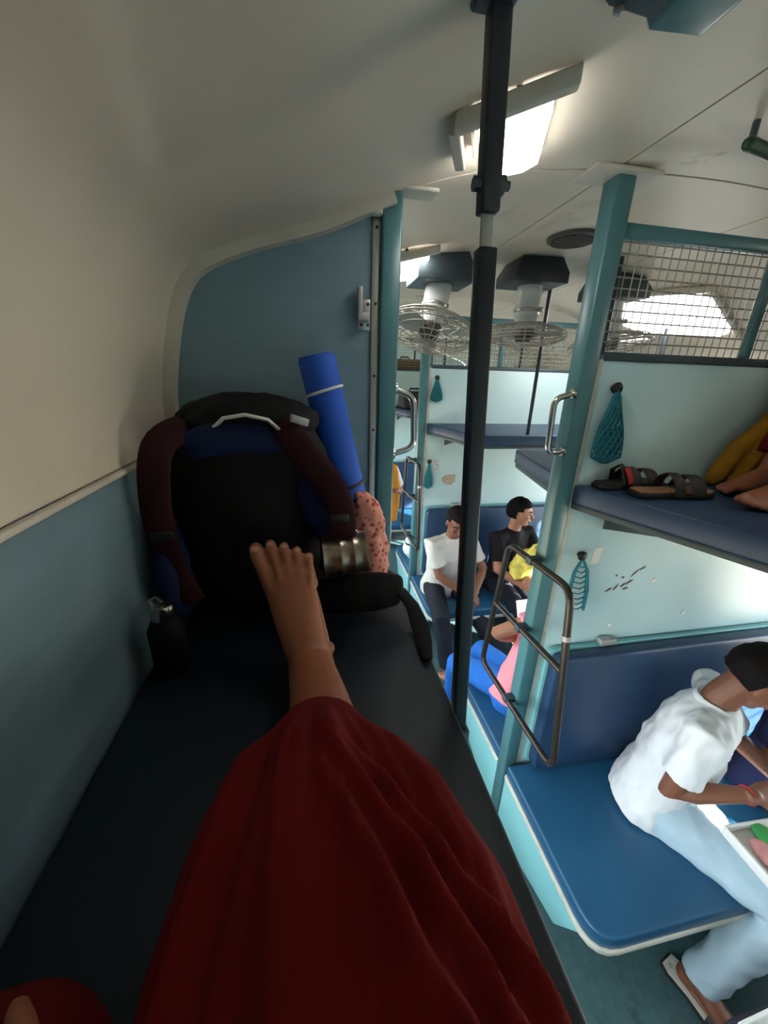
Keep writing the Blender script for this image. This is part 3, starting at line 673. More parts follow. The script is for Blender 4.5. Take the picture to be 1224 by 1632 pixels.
def person(label, P, face, hands, feet, lean=0.12, slean=0.0, k=1.0, skin='skin', shirt='white_shirt', trousers='charcoal', head_yaw=0.0, head_pitch=0.2,
           sleeve=.72, elbow=None, knee=None, bare=False, handdir=None, handn=None, curl=.4, hair_len=0.0, seed=0, vox=.008, wr=.006, collar=True, shoe=None, footdir=None, long_sleeve=False, front=.30, wide=1.0, parts=True, belly=1.0):
    P = V(P); F = V((math.cos(face), math.sin(face), 0)); Lf = UP.cross(F)
    Sp = (UP * math.cos(lean) + F * math.sin(lean) + Lf * slean).normalized(); Fc = (F - Sp * F.dot(Sp)).normalized(); Lc = Sp.cross(Fc)
    root = thing('person', label, 'person', (P.x, P.y, P.z - .1))
    neck = P + Sp * .50 * k
    HFd = (Matrix.Rotation(head_yaw, 3, 'Z') @ F); HF = (HFd * math.cos(head_pitch) - UP * math.sin(head_pitch)).normalized(); HL = UP.cross(HFd).normalized(); HU = HF.cross(HL).normalized()
    hc = neck + (Sp * .075 + HU * .085 + HFd * .018) * k
    bs = B(); bt = B(); bp = B()
    trs = [P + Sp * h * k + Fc * (-.02 if .2 < h < .4 else 0) * k * math.sin(lean) for h, _, _ in TORSO]
    bs.tube([p for p in trs], [(d * .86 * k, w * .86 * k) for _, w, d in TORSO], 18, ref=Fc, round_caps=True)
    bs.tube([neck - Sp * .05 * k, neck + Sp * .03 * k, hc - HU * .05 * k - HFd * .01 * k], [.062 * k, .054 * k, .056 * k], 14, round_caps=True)
    add_head(bs, hc, HF, HU, k)
    bt.tube(trs, [(d * k * (1.06 if h < .25 else 1.03) * (belly if h < .3 else 1) * (1.0 if h > -.05 else 1.22), w * k * 1.05 * wide * (1.0 if h > 0 else 1.08) * (1.0 if h > -.05 else 1.12)) for h, w, d in TORSO], 22, ref=Fc, round_caps=False)
    arms = {}
    for i, s_ in enumerate((1, -1)):          # +1 left, -1 right
        sh = P + Sp * .435 * k + Lc * s_ * .172 * k; tg = hands[i]
        pole = (elbow[i] if elbow else (-UP - F * .5 + Lc * s_ * .5)); el, wrp = ik(sh, tg, .275 * k, .25 * k, pole)
        bs.tube([P + Sp * .43 * k + Lc * s_ * .08 * k, sh, sh.lerp(el, .45), el, el.lerp(wrp, .3), el.lerp(wrp, .7), wrp], [.045 * k, .050 * k, .044 * k, .037 * k, .038 * k, .030 * k, .024 * k], 12, round_caps=True)
        fd = (wrp - el).normalized(); hd = V(handdir[i]) if handdir else fd; hn = V(handn[i]) if handn else (UP + F * .3 + Lc * s_ * .3)
        add_hand(bs, wrp, hd, hn, s_ if True else 1, k, curl); arms[i] = (el, wrp)
        if sleeve:
            e_ = sh.lerp(el, sleeve)
            st = [P + Sp * .43 * k + Lc * s_ * .06 * k, sh + Lc * s_ * .01, sh.lerp(el, sleeve * .5), e_]; rr = [.070 * k, .072 * k, .068 * k, .066 * k]
            if long_sleeve: st = st[:3] + [el, el.lerp(wrp, .5), el.lerp(wrp, .93)]; rr = [.068 * k, .068 * k, .058 * k, .054 * k, .048 * k, .042 * k]
            bt.tube(st, rr, 14)
    for i, s_ in enumerate((1, -1)):
        hp = P + Lc * s_ * .085 * k - Sp * .02 * k; pole = knee[i] if knee else (F + UP * .6); kn, an = ik(hp, feet[i], .43 * k, .42 * k, pole)
        bs.tube([hp, hp.lerp(kn, .4), kn, kn.lerp(an, .3), kn.lerp(an, .8), an], [.075 * k, .066 * k, .05 * k, .048 * k, .034 * k, .032 * k], 12, round_caps=True)
        fd = V(footdir[i]) if footdir else F; upv = (kn - an).normalized()
        if abs(upv.dot(fd.normalized())) > .9: upv = UP
        add_foot(bs, an, fd, upv if bare else UP, k, side=s_ * -1)
        end = an if not bare else kn.lerp(an, .86)
        bp.tube([P + Lc * s_ * .03 * k, hp, hp.lerp(kn, .45), kn, kn.lerp(end, .45), end], [.11 * k, .100 * k, .086 * k, .074 * k, .070 * k, .064 * k], 16)
        arms[2 + i] = (kn, an, fd)
    bp.tube([P - Sp * .09 * k, P, P + Sp * .08 * k], [(.115 * k, .165 * k), (.125 * k, .172 * k), (.112 * k, .155 * k)], 18, ref=Fc, round_caps=True)
    body = soft('body', bs, skin, root, vox * .62, 3)
    if parts: head_parts(root, body, hc, HF, HU, k, hair_len, skin, seed, front=front)
    if shirt: soft('shirt', bt, shirt, root, vox, 9, wr, (13, 13, 9))
    if trousers: soft('trousers', bp, trousers, root, vox, 4, wr, (10, 10, 10))
    if collar and shirt:
        cr = [neck + Sp * (-.012 + .012 * math.cos(a)) * k + (Fc * math.cos(a) * .068 + Lc * math.sin(a) * .066) * k - Sp * .022 * k * max(0, math.cos(a)) for a in [2 * math.pi * q / 20 for q in range(20)]]
        obj('collar', B().tube(cr, [(.020 * k, .007 * k)] * 20, 8, ref=Sp, closed=True), shirt, root, smooth=True)
    return root, dict(hc=hc, HF=HF, HU=HU, neck=neck, arms=arms, F=F, L=Lf, Sp=Sp)

SEATZ = .455
# man in white on the near seat, leaning over a tray
fa = math.radians(-54)
r1, j1 = person('man in white shirt and pale trousers bending over a snack tray on the near seat', (1.725, .86, SEATZ + .10), fa,
    [(1.95, .66, .80), (1.785, .615, .815)], [(2.08, .25, .085), (1.66, .47, .11)], k=.96, lean=.17, slean=.05, skin='skin_dark', shirt='white_shirt', trousers='pale_blue', head_yaw=.22, head_pitch=.62,
    elbow=[(.6, .6, -.6), (-.6, .35, -.5)], handdir=[(.1, -.8, -.3), (.85, -.10, .05)], handn=[(0, 0, 1), (0, -.4, 1)], knee=[(.5, -.6, .6), (.65, -.75, .45)], wr=.014, seed=3, footdir=[(.3, -.9, 0), (.25, -.95, 0)], belly=1.06, vox=.007)
el, wp = j1['arms'][1]
obj('wrist_thread', B().tube([wp + V((0, .027 * math.cos(a), .027 * math.sin(a))) - (wp - el).normalized() * .02 for a in [2 * math.pi * q / 16 for q in range(16)]], .0045, 6, closed=True), 'thread', r1, smooth=True)
def sandal(name, label, c, fwd, up=UP, group=None, k=1.0, strap='sandal', sole='tan', style=0, loc=None):
    fwd = V(fwd).normalized(); up = V(up); up = (up - fwd * up.dot(fwd)).normalized(); s_ = up.cross(fwd); c = V(c)
    t = thing(name, label, 'sandal', c, group)
    prof = [(-.125, .026), (-.10, .034), (-.04, .031), (.02, .038), (.07, .044), (.105, .040), (.13, .022)]
    outl = [(a, w) for a, w in prof] + [(a, -w) for a, w in prof[::-1]]
    def slab(z0, z1, q):
        n = len(outl); vs = [c + (fwd * a * q + s_ * w * q) * k + up * z0 * k for a, w in outl] + [c + (fwd * a * q + s_ * w * q) * k + up * z1 * k for a, w in outl]
        return B().add(vs, [tuple(range(n))[::-1], tuple(range(n, 2 * n))] + [(i, (i + 1) % n, n + (i + 1) % n, n + i) for i in range(n)])
    obj('outsole', slab(0, .016, 1.0), strap, t, bevel=.003)
    obj('insole', slab(.0158, .021, .95), sole, t, bevel=.002)
    for a, h, w in ((.05, .052, .024), (-.012, .058, .018)) if style == 0 else ((.045, .05, .034),):
        pts = [c + (fwd * a + s_ * (.044 * math.cos(q)) + up * (.010 + h * math.sin(q))) * k for q in [math.pi * i / 10 for i in range(11)]]
        obj('strap', B().tube(pts, [(w * k, .0035 * k)] * 11, 8, ref=fwd), strap, t, smooth=True)
    return t
kn, an, fd = j1['arms'][3]
fd = fd.normalized()
sandal('sandal', 'dark sandal with pale sole edge worn by the man in white', an + fd * .045 - V((0, 0, .098)), fd, k=1.12, strap='sandal', sole='edging', style=1)
# neighbour in dark blue, mostly out of frame
person('person in dark blue shirt beside the man in white, at the right edge', (2.30, .80, SEATZ + .105), math.radians(-95), [(2.36, .46, .70), (2.14, .50, .74)], [(2.42, .20, .085), (2.26, .20, .085)],
    lean=.1, skin='skin_mid', shirt='navy', trousers='charcoal', head_pitch=.3, seed=5, vox=.010, long_sleeve=False)
# tray of snacks on the lap
def tray(c, u, w, hl, hw, label, items, group):
    c = V(c); u = V(u).normalized(); w = V(w).normalized(); n = u.cross(w).normalized()
    if n.z < 0: n = -n
    t = thing('snack_tray', label, 'tray', c, group)
    obj('tray_base', B().obox(c, u * hl, w * hw, n * .004), 'tray', t, bevel=.002)
    for sg in (-1, 1):
        obj('tray_side', B().obox(c + u * sg * hl + n * .014, u * .004, w * (hw + .004), n * .018), 'tray', t, bevel=.002)
        obj('tray_side', B().obox(c + w * sg * hw + n * .014, u * (hl - .004), w * .004, n * .018), 'tray', t, bevel=.002)
    for nm, lb, m, a, b_, r in items:
        q = B().ell(c + u * a * hl + w * b_ * hw + n * (.005 + r[2] * .9), r, Matrix((u, w, n)).transposed(), 14, 9)
        for i, v in enumerate(q.v): q.v[i] = v + (v - c).normalized() * noise.noise(v * 60) * .004
        tag(obj(nm, q, m, None, smooth=True, origin=c + u * a * hl + w * b_ * hw), lb, 'snack', 'snacks in the trays')
tray((1.815, .49, .690), (.05, 1, 0), (1, -.05, 0), .10, .14, 'white tray of snacks on the lap of the man in white',
     [('snack_packet', 'green snack packet in the lap tray', 'food_green', .55, -.15, (.05, .035, .016)), ('snack_packet', 'pink snack packet in the lap tray', 'food_pink', .1, -.50, (.055, .04, .014)), ('snack_roll', 'brown-red snack in the lap tray', 'food_red', -.45, -.35, (.035, .05, .02))], 'snack trays')
tray((1.60, .185, .495), (1, .05, 0), (-.05, 1, 0), .17, .11, 'white tray of coloured packets on the seat at the bottom right corner',
     [('snack_packet', 'navy packet in the tray at the bottom right corner', 'navy', -.5, .3, (.05, .04, .015)), ('snack_packet', 'yellow packet in the tray at the bottom right corner', 'yellow', .05, .4, (.045, .035, .014)), ('snack_packet', 'green packet in the tray at the bottom right corner', 'food_green', .5, .1, (.05, .035, .014))], 'snack trays')
# two men facing us in the next bay
person('man in off-white t-shirt with clasped hands on the far seat', (1.37, 2.56, SEATZ + .095), math.radians(-84), [(1.525, 2.26, .60), (1.445, 2.26, .60)], [(1.74, 2.02, .085), (1.30, 2.12, .085)],
    k=.9, lean=.24, skin='skin_dark', shirt='offwhite', trousers='charcoal', head_pitch=.42, head_yaw=-.12, handdir=[(-.75, -.5, -.25), (.75, -.45, -.25)], handn=[(0, -.4, 1), (0, -.4, 1)], curl=.5,
    elbow=[(.9, .2, -.5), (-.9, .2, -.5)], knee=[(.35, -1, .5), (-.25, -1, .5)], seed=11, wr=.007, collar=False, front=.36)
person('man in black shirt hugging a yellow bag on the far seat', (1.90, 2.58, SEATZ + .095), math.radians(-75), [(2.02, 2.27, .70), (1.92, 2.27, .62)], [(2.1, 2.08, .085), (1.88, 2.08, .085)],
    k=.9, lean=.15, skin='skin_mid', shirt='blackshirt', trousers='charcoal', head_yaw=.75, head_pitch=.05, handdir=[(-.7, -.4, -.1), (.8, -.3, .1)], handn=[(0, -.6, 1), (0, -.6, 1)],
    elbow=[(.8, .2, -.5), (-.8, .1, -.5)], seed=17, wr=.007, collar=False, front=.42)
b = B(); b.ell((1.955, 2.35, .76), (.115, .07, .13), None, 18, 12).ell((1.98, 2.31, .85), (.07, .05, .07)).ell((1.89, 2.33, .71), (.06, .05, .06))
t = thing('plastic_bag', 'crumpled yellow plastic bag held by the man in black', 'bag', (1.955, 2.35, .63))
soft('bag_body', b, 'yellow', t, .009, 2, .022, (14, 14, 14)); obj('bag_handle', B().tube([(1.93, 2.30, .89), (1.95, 2.27, .96), (2.0, 2.27, .97), (2.02, 2.29, .9)], [(.014, .004)] * 4, 8), 'yellow', t, smooth=True)
# person with pink top on the near seat of the next bay
r6, j6 = person('person in pink top and blue jeans looking at a phone behind the ladder', (1.43, 1.43, SEATZ + .095), math.radians(116), [(1.455, 1.56, .745), (1.52, 1.56, .74)], [(1.24, 1.84, .10), (1.32, 1.95, .10)],
    lean=-.05, slean=-.55, skin='skin_mid', shirt='pink', trousers='jeans', head_pitch=.35, handdir=[(.15, -.1, .9), (.1, -.15, .9)], handn=[(-.6, -.6, 0), (-.3, -.9, 0)], elbow=[(-.9, .3, -.6), (.8, .1, -.6)],
    knee=[(-.6, .5, .9), (.0, .7, .8)], seed=23, hair_len=.35, collar=False, wr=.006, k=.9, sleeve=.40)
el, wp = j6['arms'][0]
dd = (wp - el).normalized(); a1 = dd.orthogonal().normalized(); a2 = dd.cross(a1)
obj('bangle', B().tube([wp - dd * .02 + (a1 * math.cos(a) + a2 * math.sin(a)) * .028 for a in [2 * math.pi * q / 18 for q in range(18)]], .004, 6, closed=True), 'gold', r6, smooth=True)
t = thing('mobile_phone', 'white-lit mobile phone held up behind the ladder', 'phone', (1.482, 1.565, .82))
u = V((.95, -.12, .12)).normalized(); w = V((-.1, .30, .95)); w = (w - u * w.dot(u)).normalized(); n = u.cross(w)
if n.y > 0: n = -n
pc = V((1.470, 1.575, .915))
obj('phone_case', B().obox(pc - n * .002, u * .036, w * .070, n * .004), 'black', t, bevel=.003)
obj('screen', B().obox(pc + n * .0028, u * .032, w * .064, n * .0008), 'phone', t)
# person under a mustard shawl on the upper berth
r7, j7 = person('person in maroon clothes wrapped in a mustard shawl sitting on the upper berth', (2.17, .86, 1.77 + .11), math.pi, [(1.92, .76, 2.0), (1.90, .94, 2.0)], [(1.74, .82, 1.845), (1.83, .95, 1.845)],
    lean=.45, skin='skin', shirt='maroon', trousers='maroon', head_pitch=.2, bare=True, knee=[(-.4, -.1, 1), (-.4, .1, 1)], footdir=[(-1, -.25, 0), (-1, .05, 0)], seed=29, hair_len=.3, k=.88, long_sleeve=True)
b = B().ell((2.13, .99, 2.14), (.17, .09, .22), None, 20, 14).ell((2.22, .88, 2.28), (.15, .17, .10), None, 20, 14).ell((1.99, .99, 1.96), (.13, .07, .16), None, 18, 12)
for i in range(7):
    q = i / 6
    b.tube([(1.76 + .030 * i + .02 * math.sin(i * 2.1), 1.055 - .018 * i, 1.79), (1.80 + .028 * i, 1.045 - .018 * i + .012 * math.sin(i * 1.7), 1.90 + .01 * i), (1.90 + .026 * i, 1.02 - .020 * i, 2.03 + .012 * math.sin(i * 2.6)), (2.10 + .01 * i, 1.0 - .03 * i, 2.18 + .01 * math.sin(i * 3.0)), (2.26, .96 - .03 * i, 2.30)], [(.030, .022), (.034, .024), (.036, .024), (.04, .026), (.04, .03)], 10, ref=(0, -1, .3), round_caps=True)
soft('shawl', b, 'mustard', r7, .008, 3, .010, (16, 16, 9))
# passenger standing far down the aisle
r8, j8 = person('passenger in white shirt with orange shawl far down the aisle', (1.03, 3.66, .83), math.radians(-90), [(1.17, 3.46, 1.05), (.90, 3.46, 1.0)], [(1.09, 3.63, .085), (.95, 3.63, .085)], lean=.02, k=.86,
    skin='skin', shirt='white_shirt', trousers='lavender', head_pitch=.2, seed=31, collar=False, knee=[(0, -1, .1), (0, -1, .1)])
b = B(); b.tube([(1.16, 3.73, .70), (1.17, 3.67, 1.0), (1.16, 3.63, 1.22), (1.09, 3.63, 1.31)], [(.06, .03), (.065, .03), (.06, .035), (.04, .04)], 12, ref=(1, 0, 0), round_caps=True)
b.tube([(1.15, 3.53, .72), (1.16, 3.51, 1.0), (1.14, 3.53, 1.2), (1.08, 3.58, 1.30)], [(.06, .025)] * 4, 12, ref=(1, 0, 0), round_caps=True)
soft('shawl', b, 'orange', r8, .010, 4, .010, (20, 20, 5))
b = B().ell((1.285, 3.20, .535), (.09, .1, .09)).ell((1.275, 3.18, .63), (.06, .06, .06))
t = thing('cloth_bundle', 'white cloth bundle on the seat end beyond the farther ladder', 'bundle', (1.285, 3.20, .456))
soft('bundle_body', b, 'white_shirt', t, .010, 3, .012, (12, 12, 12)); obj('tie', B().tube([(1.278 + .056 * math.cos(a), 3.185 + .054 * math.sin(a), .605) for a in [2 * math.pi * q / 16 for q in range(16)]], .010, 8, closed=True), 'black', t, smooth=True)

# the viewer: red trousers, right foot stretched out
root = thing('person', 'person in loose red trousers with one bare foot stretched out on the berth', 'person', (.36, -.33, 1.5))
ank = V((.352, .640, 1.560)); kn = V((.395, .20, 1.645)); hip = V((.42, -.30, 1.615))
fw = V((-.26, .44, .86)).normalized(); fu = V((-.10, -.93, .28)); fu = (fu - fw * fu.dot(fw)).normalized(); ss = fu.cross(fw)
if ss.x > 0: ss = -ss
b = B(); K = 1.08
b.tube([hip, hip.lerp(kn, .5), kn, kn.lerp(ank, .3), kn.lerp(ank, .7), ank - V((0, .03, 0)), ank + V((0, .01, -.01))], [.085, .075, .056, .058, .047, .043, .042], 18, round_caps=True)
b.ell(ank - fw * .045 + V((0, .012, -.012)), (.034, .036, .034)); b.ell(ank - ss * .040, (.012, .014, .014)); b.ell(ank + ss * .039 + fw * .006, (.011, .013, .014))
def fp(f, s_, u): return ank + (fw * f + ss * s_ + fu * u) * K
b.tube([fp(-.03, 0, .006), fp(.02, 0, .018), fp(.06, .001, .012), fp(.10, .001, .000), fp(.15, .001, -.010), fp(.182, -.001, -.016)], [(.042, .041), (.038, .043), (.032, .046), (.026, .050), (.020, .054), (.014, .053)], 20, ref=fu, round_caps=True)
b.tube([fp(-.055, 0, -.022), fp(.02, -.004, -.024), (fp(.09, -.003, -.026)), fp(.155, .003, -.024)], [(.024, .036), (.020, .038), (.015, .044), (.013, .051)], 18, ref=fu, round_caps=True)
toes = [(.040, .176, .048, .0165), (.0135, .184, .040, .0120), (-.008, .178, .034, .0112), (-.0275, .168, .029, .0106), (-.045, .154, .024, .0102)]
nails = []
for i, (o, st, ln, r) in enumerate(toes):
    fan_ = (o + .006) * .22
    p = [fp(st - .03, o - fan_ * .3, -.012), fp(st + ln * .25, o + fan_ * .1, -.008), fp(st + ln * .62, o + fan_ * .3, -.008), fp(st + ln, o + fan_ * .5, -.017)]
    b.tube(p, [r * 1.05, r * .9, r * .95, r * .92], 12, round_caps=True)
    nails.append((p[3].lerp(p[2], .18) + fu * r * .80, r))
    b.tube([fp(.05, o * .35, .026 - abs(o) * .25), fp(.10, o * .7, .0195 - abs(o) * .25), fp(st - .012, o, .002)], [.004, .0045, .005], 6, round_caps=True)
# pelvis, torso, head and arms of the viewer behind the camera
SpV = V((0, -.22, .97)).normalized(); PV = V((.34, -.33, 1.615)); FcV = V((0, .97, .22))
b.tube([PV + SpV * h * .86 for h, _, _ in TORSO], [(d * .8, w * .86) for _, w, d in TORSO], 18, ref=FcV, round_caps=True)
nk = PV + SpV * .43
b.tube([nk - SpV * .04, nk + V((0, .01, .06))], [.055, .052], 14, round_caps=True)
HFv = V((.12, .97, -.22)).normalized(); HLv = UP.cross(HFv).normalized(); HUv = HFv.cross(HLv).normalized(); hcv = nk + V((0, .02, .115))
add_head(b, hcv, HFv, HUv, .9)
lk_ = V((.10, .10, 1.60)); la_ = V((.33, -.02, 1.545)); lh = V((.25, -.32, 1.6))
b.tube([lh, lh.lerp(lk_, .5), lk_], [.085, .075, .055], 14, round_caps=True); b.tube([lk_, lk_.lerp(la_, .4), la_], [.055, .05, .036], 14, round_caps=True)
add_foot(b, la_, V((.85, .3, -.1)), UP, .95, side=-1)
shl = nk - SpV * .05 + V((-.165, 0, 0)); shr = nk - SpV * .05 + V((.165, 0, 0))
ell_, wl_ = ik(shl, (.215, .120, 1.745), .27, .25, V((-.6, .1, -.9)))
b.tube([nk - SpV * .06 + V((-.08, 0, 0)), shl, ell_, ell_.lerp(wl_, .4), wl_], [.045, .048, .037, .038, .026], 12, round_caps=True); add_hand(b, wl_, V((-.75, .55, -.12)), V((.0, .2, .9)), -1, .95, .3)
elr_, wr_ = ik(shr, (.44, -.09, 2.02), .27, .25, V((.6, -.1, -.9)))
b.tube([nk - SpV * .06 + V((.08, 0, 0)), shr, elr_, elr_.lerp(wr_, .4), wr_], [.045, .048, .037, .038, .026], 12, round_caps=True); add_hand(b, wr_, V((-.1, .3, .8)), V((.9, .1, 0)), 1, .95, .5)
body = soft('body', b, 'skin', root, .0036, 4)
for p, r in nails: obj('toenail', B().ell(p, (r * .62, r * .62, r * .30), Matrix((fw, ss, fu)).transposed(), 10, 6), 'nail', body, smooth=True)
head_parts(root, body, hcv, HFv, HUv, .9, .3, 'skin', 41)
obj('wrist_thread', B().tube([wl_ + V((.014 * math.cos(a), .020 * math.cos(a), .026 * math.sin(a))) for a in [2 * math.pi * q / 16 for q in range(16)]], .004, 6, closed=True), 'thread_orange', root, smooth=True)
bt = B(); bt.tube([PV + SpV * h * .86 for h, _, _ in TORSO], [(d * .98, w * 1.0) for _, w, d in TORSO], 20, ref=FcV)
for sh_, e_ in ((shl, ell_), (shr, elr_)): bt.tube([sh_.lerp(PV + SpV * .37, .5), sh_, sh_.lerp(e_, .8)], [.062, .064, .058], 14)
soft('shirt', bt, 'maroon', root, .009, 4, .006)
# trousers: a long loose leg with folds running from the knee towards the cuff
bl = B()
st = [((.368, .435, 1.595), .060, .056), ((.366, .385, 1.603), .084, .070), ((.367, .33, 1.615), .112, .085), ((.373, .26, 1.625), .134, .096), ((.384, .18, 1.632), .150, .105), ((.390, .08, 1.632), .156, .108), ((.39, -.10, 1.625), .150, .110), ((.38, -.32, 1.62), .14, .115)]
bl.tube([p for p, _, _ in st], [(w, h) for _, w, h in st], 28, ref=(1, 0, 0))
bl.tube([(.25, -.32, 1.61), (.18, -.10, 1.61), (.105, .09, 1.605), (.12, .14, 1.59)], [(.13, .10), (.12, .095), (.10, .085), (.08, .07)], 20, ref=(1, 0, 0), round_caps=True)
bl.tube([(.10, .10, 1.585), (.2, .06, 1.575), (.29, .0, 1.565)], [.085, .075, .06], 18, round_caps=True)
bl.tube([PV - SpV * .06, PV, PV + SpV * .09], [(.115, .165), (.12, .17), (.105, .15)], 18, ref=FcV, round_caps=True)
def folds(p):
    if p.y < -.2: return 0
    a = math.atan2(p.z - 1.60, p.x - (.36 + .5 * max(0, .35 - p.y) * .35)); f = sm((.425 - p.y) / .10)
    q = noise.noise(V((a * 2.6 + p.y * 2.4, p.y * 2.2, 3.1))); q2 = noise.noise(V((a * 5.5 + p.y * 5.0, p.y * 3.0, 9.7)))
    d = f * (q * .024 + (1 - abs(q2) * 2) * .008)
    if p.z > 1.6:
        for i_, (xa, ya, xb, yb) in enumerate(((.372, .269, .437, .105), (.387, .301, .480, .098), (.402, .314, .512, .102))):
            s_ = p.x - (xa + (xb - xa) * (ya - p.y) / (ya - yb)); g = sm((ya + .06 - p.y) / .12)
            d += g * (.013 * math.exp(-(s_ / .010) ** 2) - .009 * math.exp(-((s_ - .017) / .009) ** 2))
    return d
soft('trousers', bl, 'red', root, .0055, 3, 0, disp=folds)
# ================================================================== THINGS ON THE SIDE BERTH
t = thing('backpack', 'large black trekking backpack with maroon shoulder straps on the side berth', 'backpack', (.225, .94, 1.502))
b = B(); b.tube([(.225, .95, 1.612), (.225, .95, 1.67), (.225, .955, 1.80), (.222, .96, 1.92), (.222, .965, 1.955)], [(.185, .115), (.200, .128), (.203, .130), (.185, .122), (.165, .105)], 26, ref=(1, 0, 0), round_caps=True)
soft('main_body', b, 'pack', t, .009, 5, .007, (9, 9, 9))
b = B().ell((.225, .965, 1.995), (.165, .105, .060), None, 22, 14).ell((.30, .94, 2.0), (.07, .08, .035)).ell((.15, .95, 1.99), (.08, .09, .04))
ld = soft('top_lid', b, 'pack', t, .008, 3, .009, (14, 14, 14))
obj('lid_buckle', B().obox((.345, .852, 2.005), (.018, .004, -.006), (-.002, .008, 0), (.002, 0, .008)), 'galv', ld, bevel=.002)
obj('haul_loop', B().tube([(.165, .862, 1.985), (.19, .852, 2.008), (.235, .848, 2.016), (.28, .850, 2.006), (.305, .862, 1.98)], [(.004, .009)] * 5, 8, ref=(0, 0, 1)), 'band', t, smooth=True)
b = B().ell((.20, .868, 1.955), (.12, .035, .042), None, 18, 12)
soft('blue_back_panel', b, 'pack_blue', t, .006, 3, .006, (16, 16, 16))
b = B().ell((.385, .850, 1.835), (.052, .028, .085), None, 16, 12).ell((.40, .845, 1.76), (.035, .02, .05))
soft('blue_side_panel', b, 'pack_blue', t, .006, 3, .008, (18, 18, 18))
b = B().ell((.048, .86, 1.66), (.036, .085, .13), None, 16, 12)
soft('blue_side_pocket', b, 'pack_blue', t, .007, 3, .008, (14, 14, 14))
def strap(pts, w, th, m, nm='shoulder_strap', par=None):
    P_ = fine(pts, 5) if len(pts[0]) == 2 else [tuple(0.5 * ((2 * p1) + (p2 - p0) * q + (2 * p0 - 5 * p1 + 4 * p2 - p3) * q * q + (3 * p1 - p0 - 3 * p2 + p3) * q ** 3)) for i in range(len(pts) - 1) for p0, p1, p2, p3 in [[V(pts[min(max(j, 0), len(pts) - 1)]) for j in (i - 1, i, i + 1, i + 2)]] for q in [z / 5 for z in range(5)]] + [pts[-1]]
    return obj(nm, B().tube(P_, [(th, w)] * len(P_), 12, ref=(0, -1, .2), round_caps=True), m, par or t, smooth=True)
s1 = strap([(.105, .885, 1.985), (.070, .812, 1.955), (.052, .80, 1.84), (.060, .80, 1.70), (.085, .815, 1.60)], .031, .009, 'pack_red')
s2 = strap([(.300, .880, 1.995), (.345, .812, 1.950), (.408, .80, 1.870), (.432, .795, 1.775), (.405, .810, 1.66)], .031, .009, 'pack_red')
for q, p in enumerate(((.058, .789, 1.775), (.424, .786, 1.80))): obj('strap_slider', B().box(p[0] - .022, p[0] + .022, p[1] - .004, p[1] + .004, p[2] - .009, p[2] + .009), 'black', (s1, s2)[q], bevel=.003)
b = B().tube([(.36, .845, 1.565), (.44, .83, 1.575), (.53, .828, 1.578), (.575, .832, 1.575)], [(.020, .050), (.022, .058), (.021, .058), (.017, .048)], 16, ref=(0, -1, 0), round_caps=True)
hb = soft('hip_belt_pad', b, 'pack', t, .006, 3, .003, (14, 14, 14))
obj('hip_belt_webbing', B().tube([(.585, .828, 1.575), (.610, .80, 1.545), (.618, .75, 1.520), (.614, .70, 1.512), (.606, .645, 1.512)], [(.004, .018), (.004, .020), (.006, .024), (.007, .020), (.006, .012)], 10, ref=(0, 0, 1), round_caps=True), 'pack', hb, smooth=True)
# rolled mat
a = V((.388, 1.030, 2.142)); c = V((.520, 1.035, 1.555)); ax_ = (c - a).normalized()
t = thing('rolled_sleeping_mat', 'bright blue foam mat rolled up beside the backpack', 'mat', c)
obj('foam_roll', B().lathe([(.030, .004), (.043, 0), (.047, .006), (.0475, .2), (.0465, .21), (.0475, .22), (.047, .595), (.043, .603)], a, ax_, 32), 'mat_blue', t, smooth=True)
u = ax_.orthogonal().normalized(); w = ax_.cross(u)
obj('spiral_end', B().tube([a - ax_ * .001 + (u * math.cos(q * .5) + w * math.sin(q * .5)) * (.006 + q * .0009) for q in range(40)], .003, 6), 'mat_blue', t, smooth=True)
for nm, h, m, r in (('white_band', .085, 'band', .0035), ('black_band', .345, 'black', .005)):
    obj(nm, B().tube([a + ax_ * (h + .006 * math.sin(q)) + (u * math.cos(q) + w * math.sin(q)) * .0485 for q in [2 * math.pi * z / 28 for z in range(28)]], [(r, .0025)] * 28, 6, closed=True, ref=ax_), m, t, smooth=True)
# pink dotted cloth bag
b = B().tube([(.492, .922, 1.805), (.506, .912, 1.76), (.513, .912, 1.66), (.515, .915, 1.555)], [(.022, .018), (.044, .028), (.056, .036), (.052, .040)], 16, ref=(1, 0, 0), round_caps=True)
t = thing('cloth_bag', 'pink cloth bag with red dots tucked between mat and hip belt', 'bag', (.52, .92, 1.505))
soft('bag_body', b, 'pink_dots', t, .006, 3, .010, (26, 26, 26)); obj('draw_cord', B().tube([(.497 + .024 * math.cos(q), .923 + .022 * math.sin(q), 1.795) for q in [2 * math.pi * z / 16 for z in range(16)]], .004, 6, closed=True), 'pack_red', t, smooth=True)
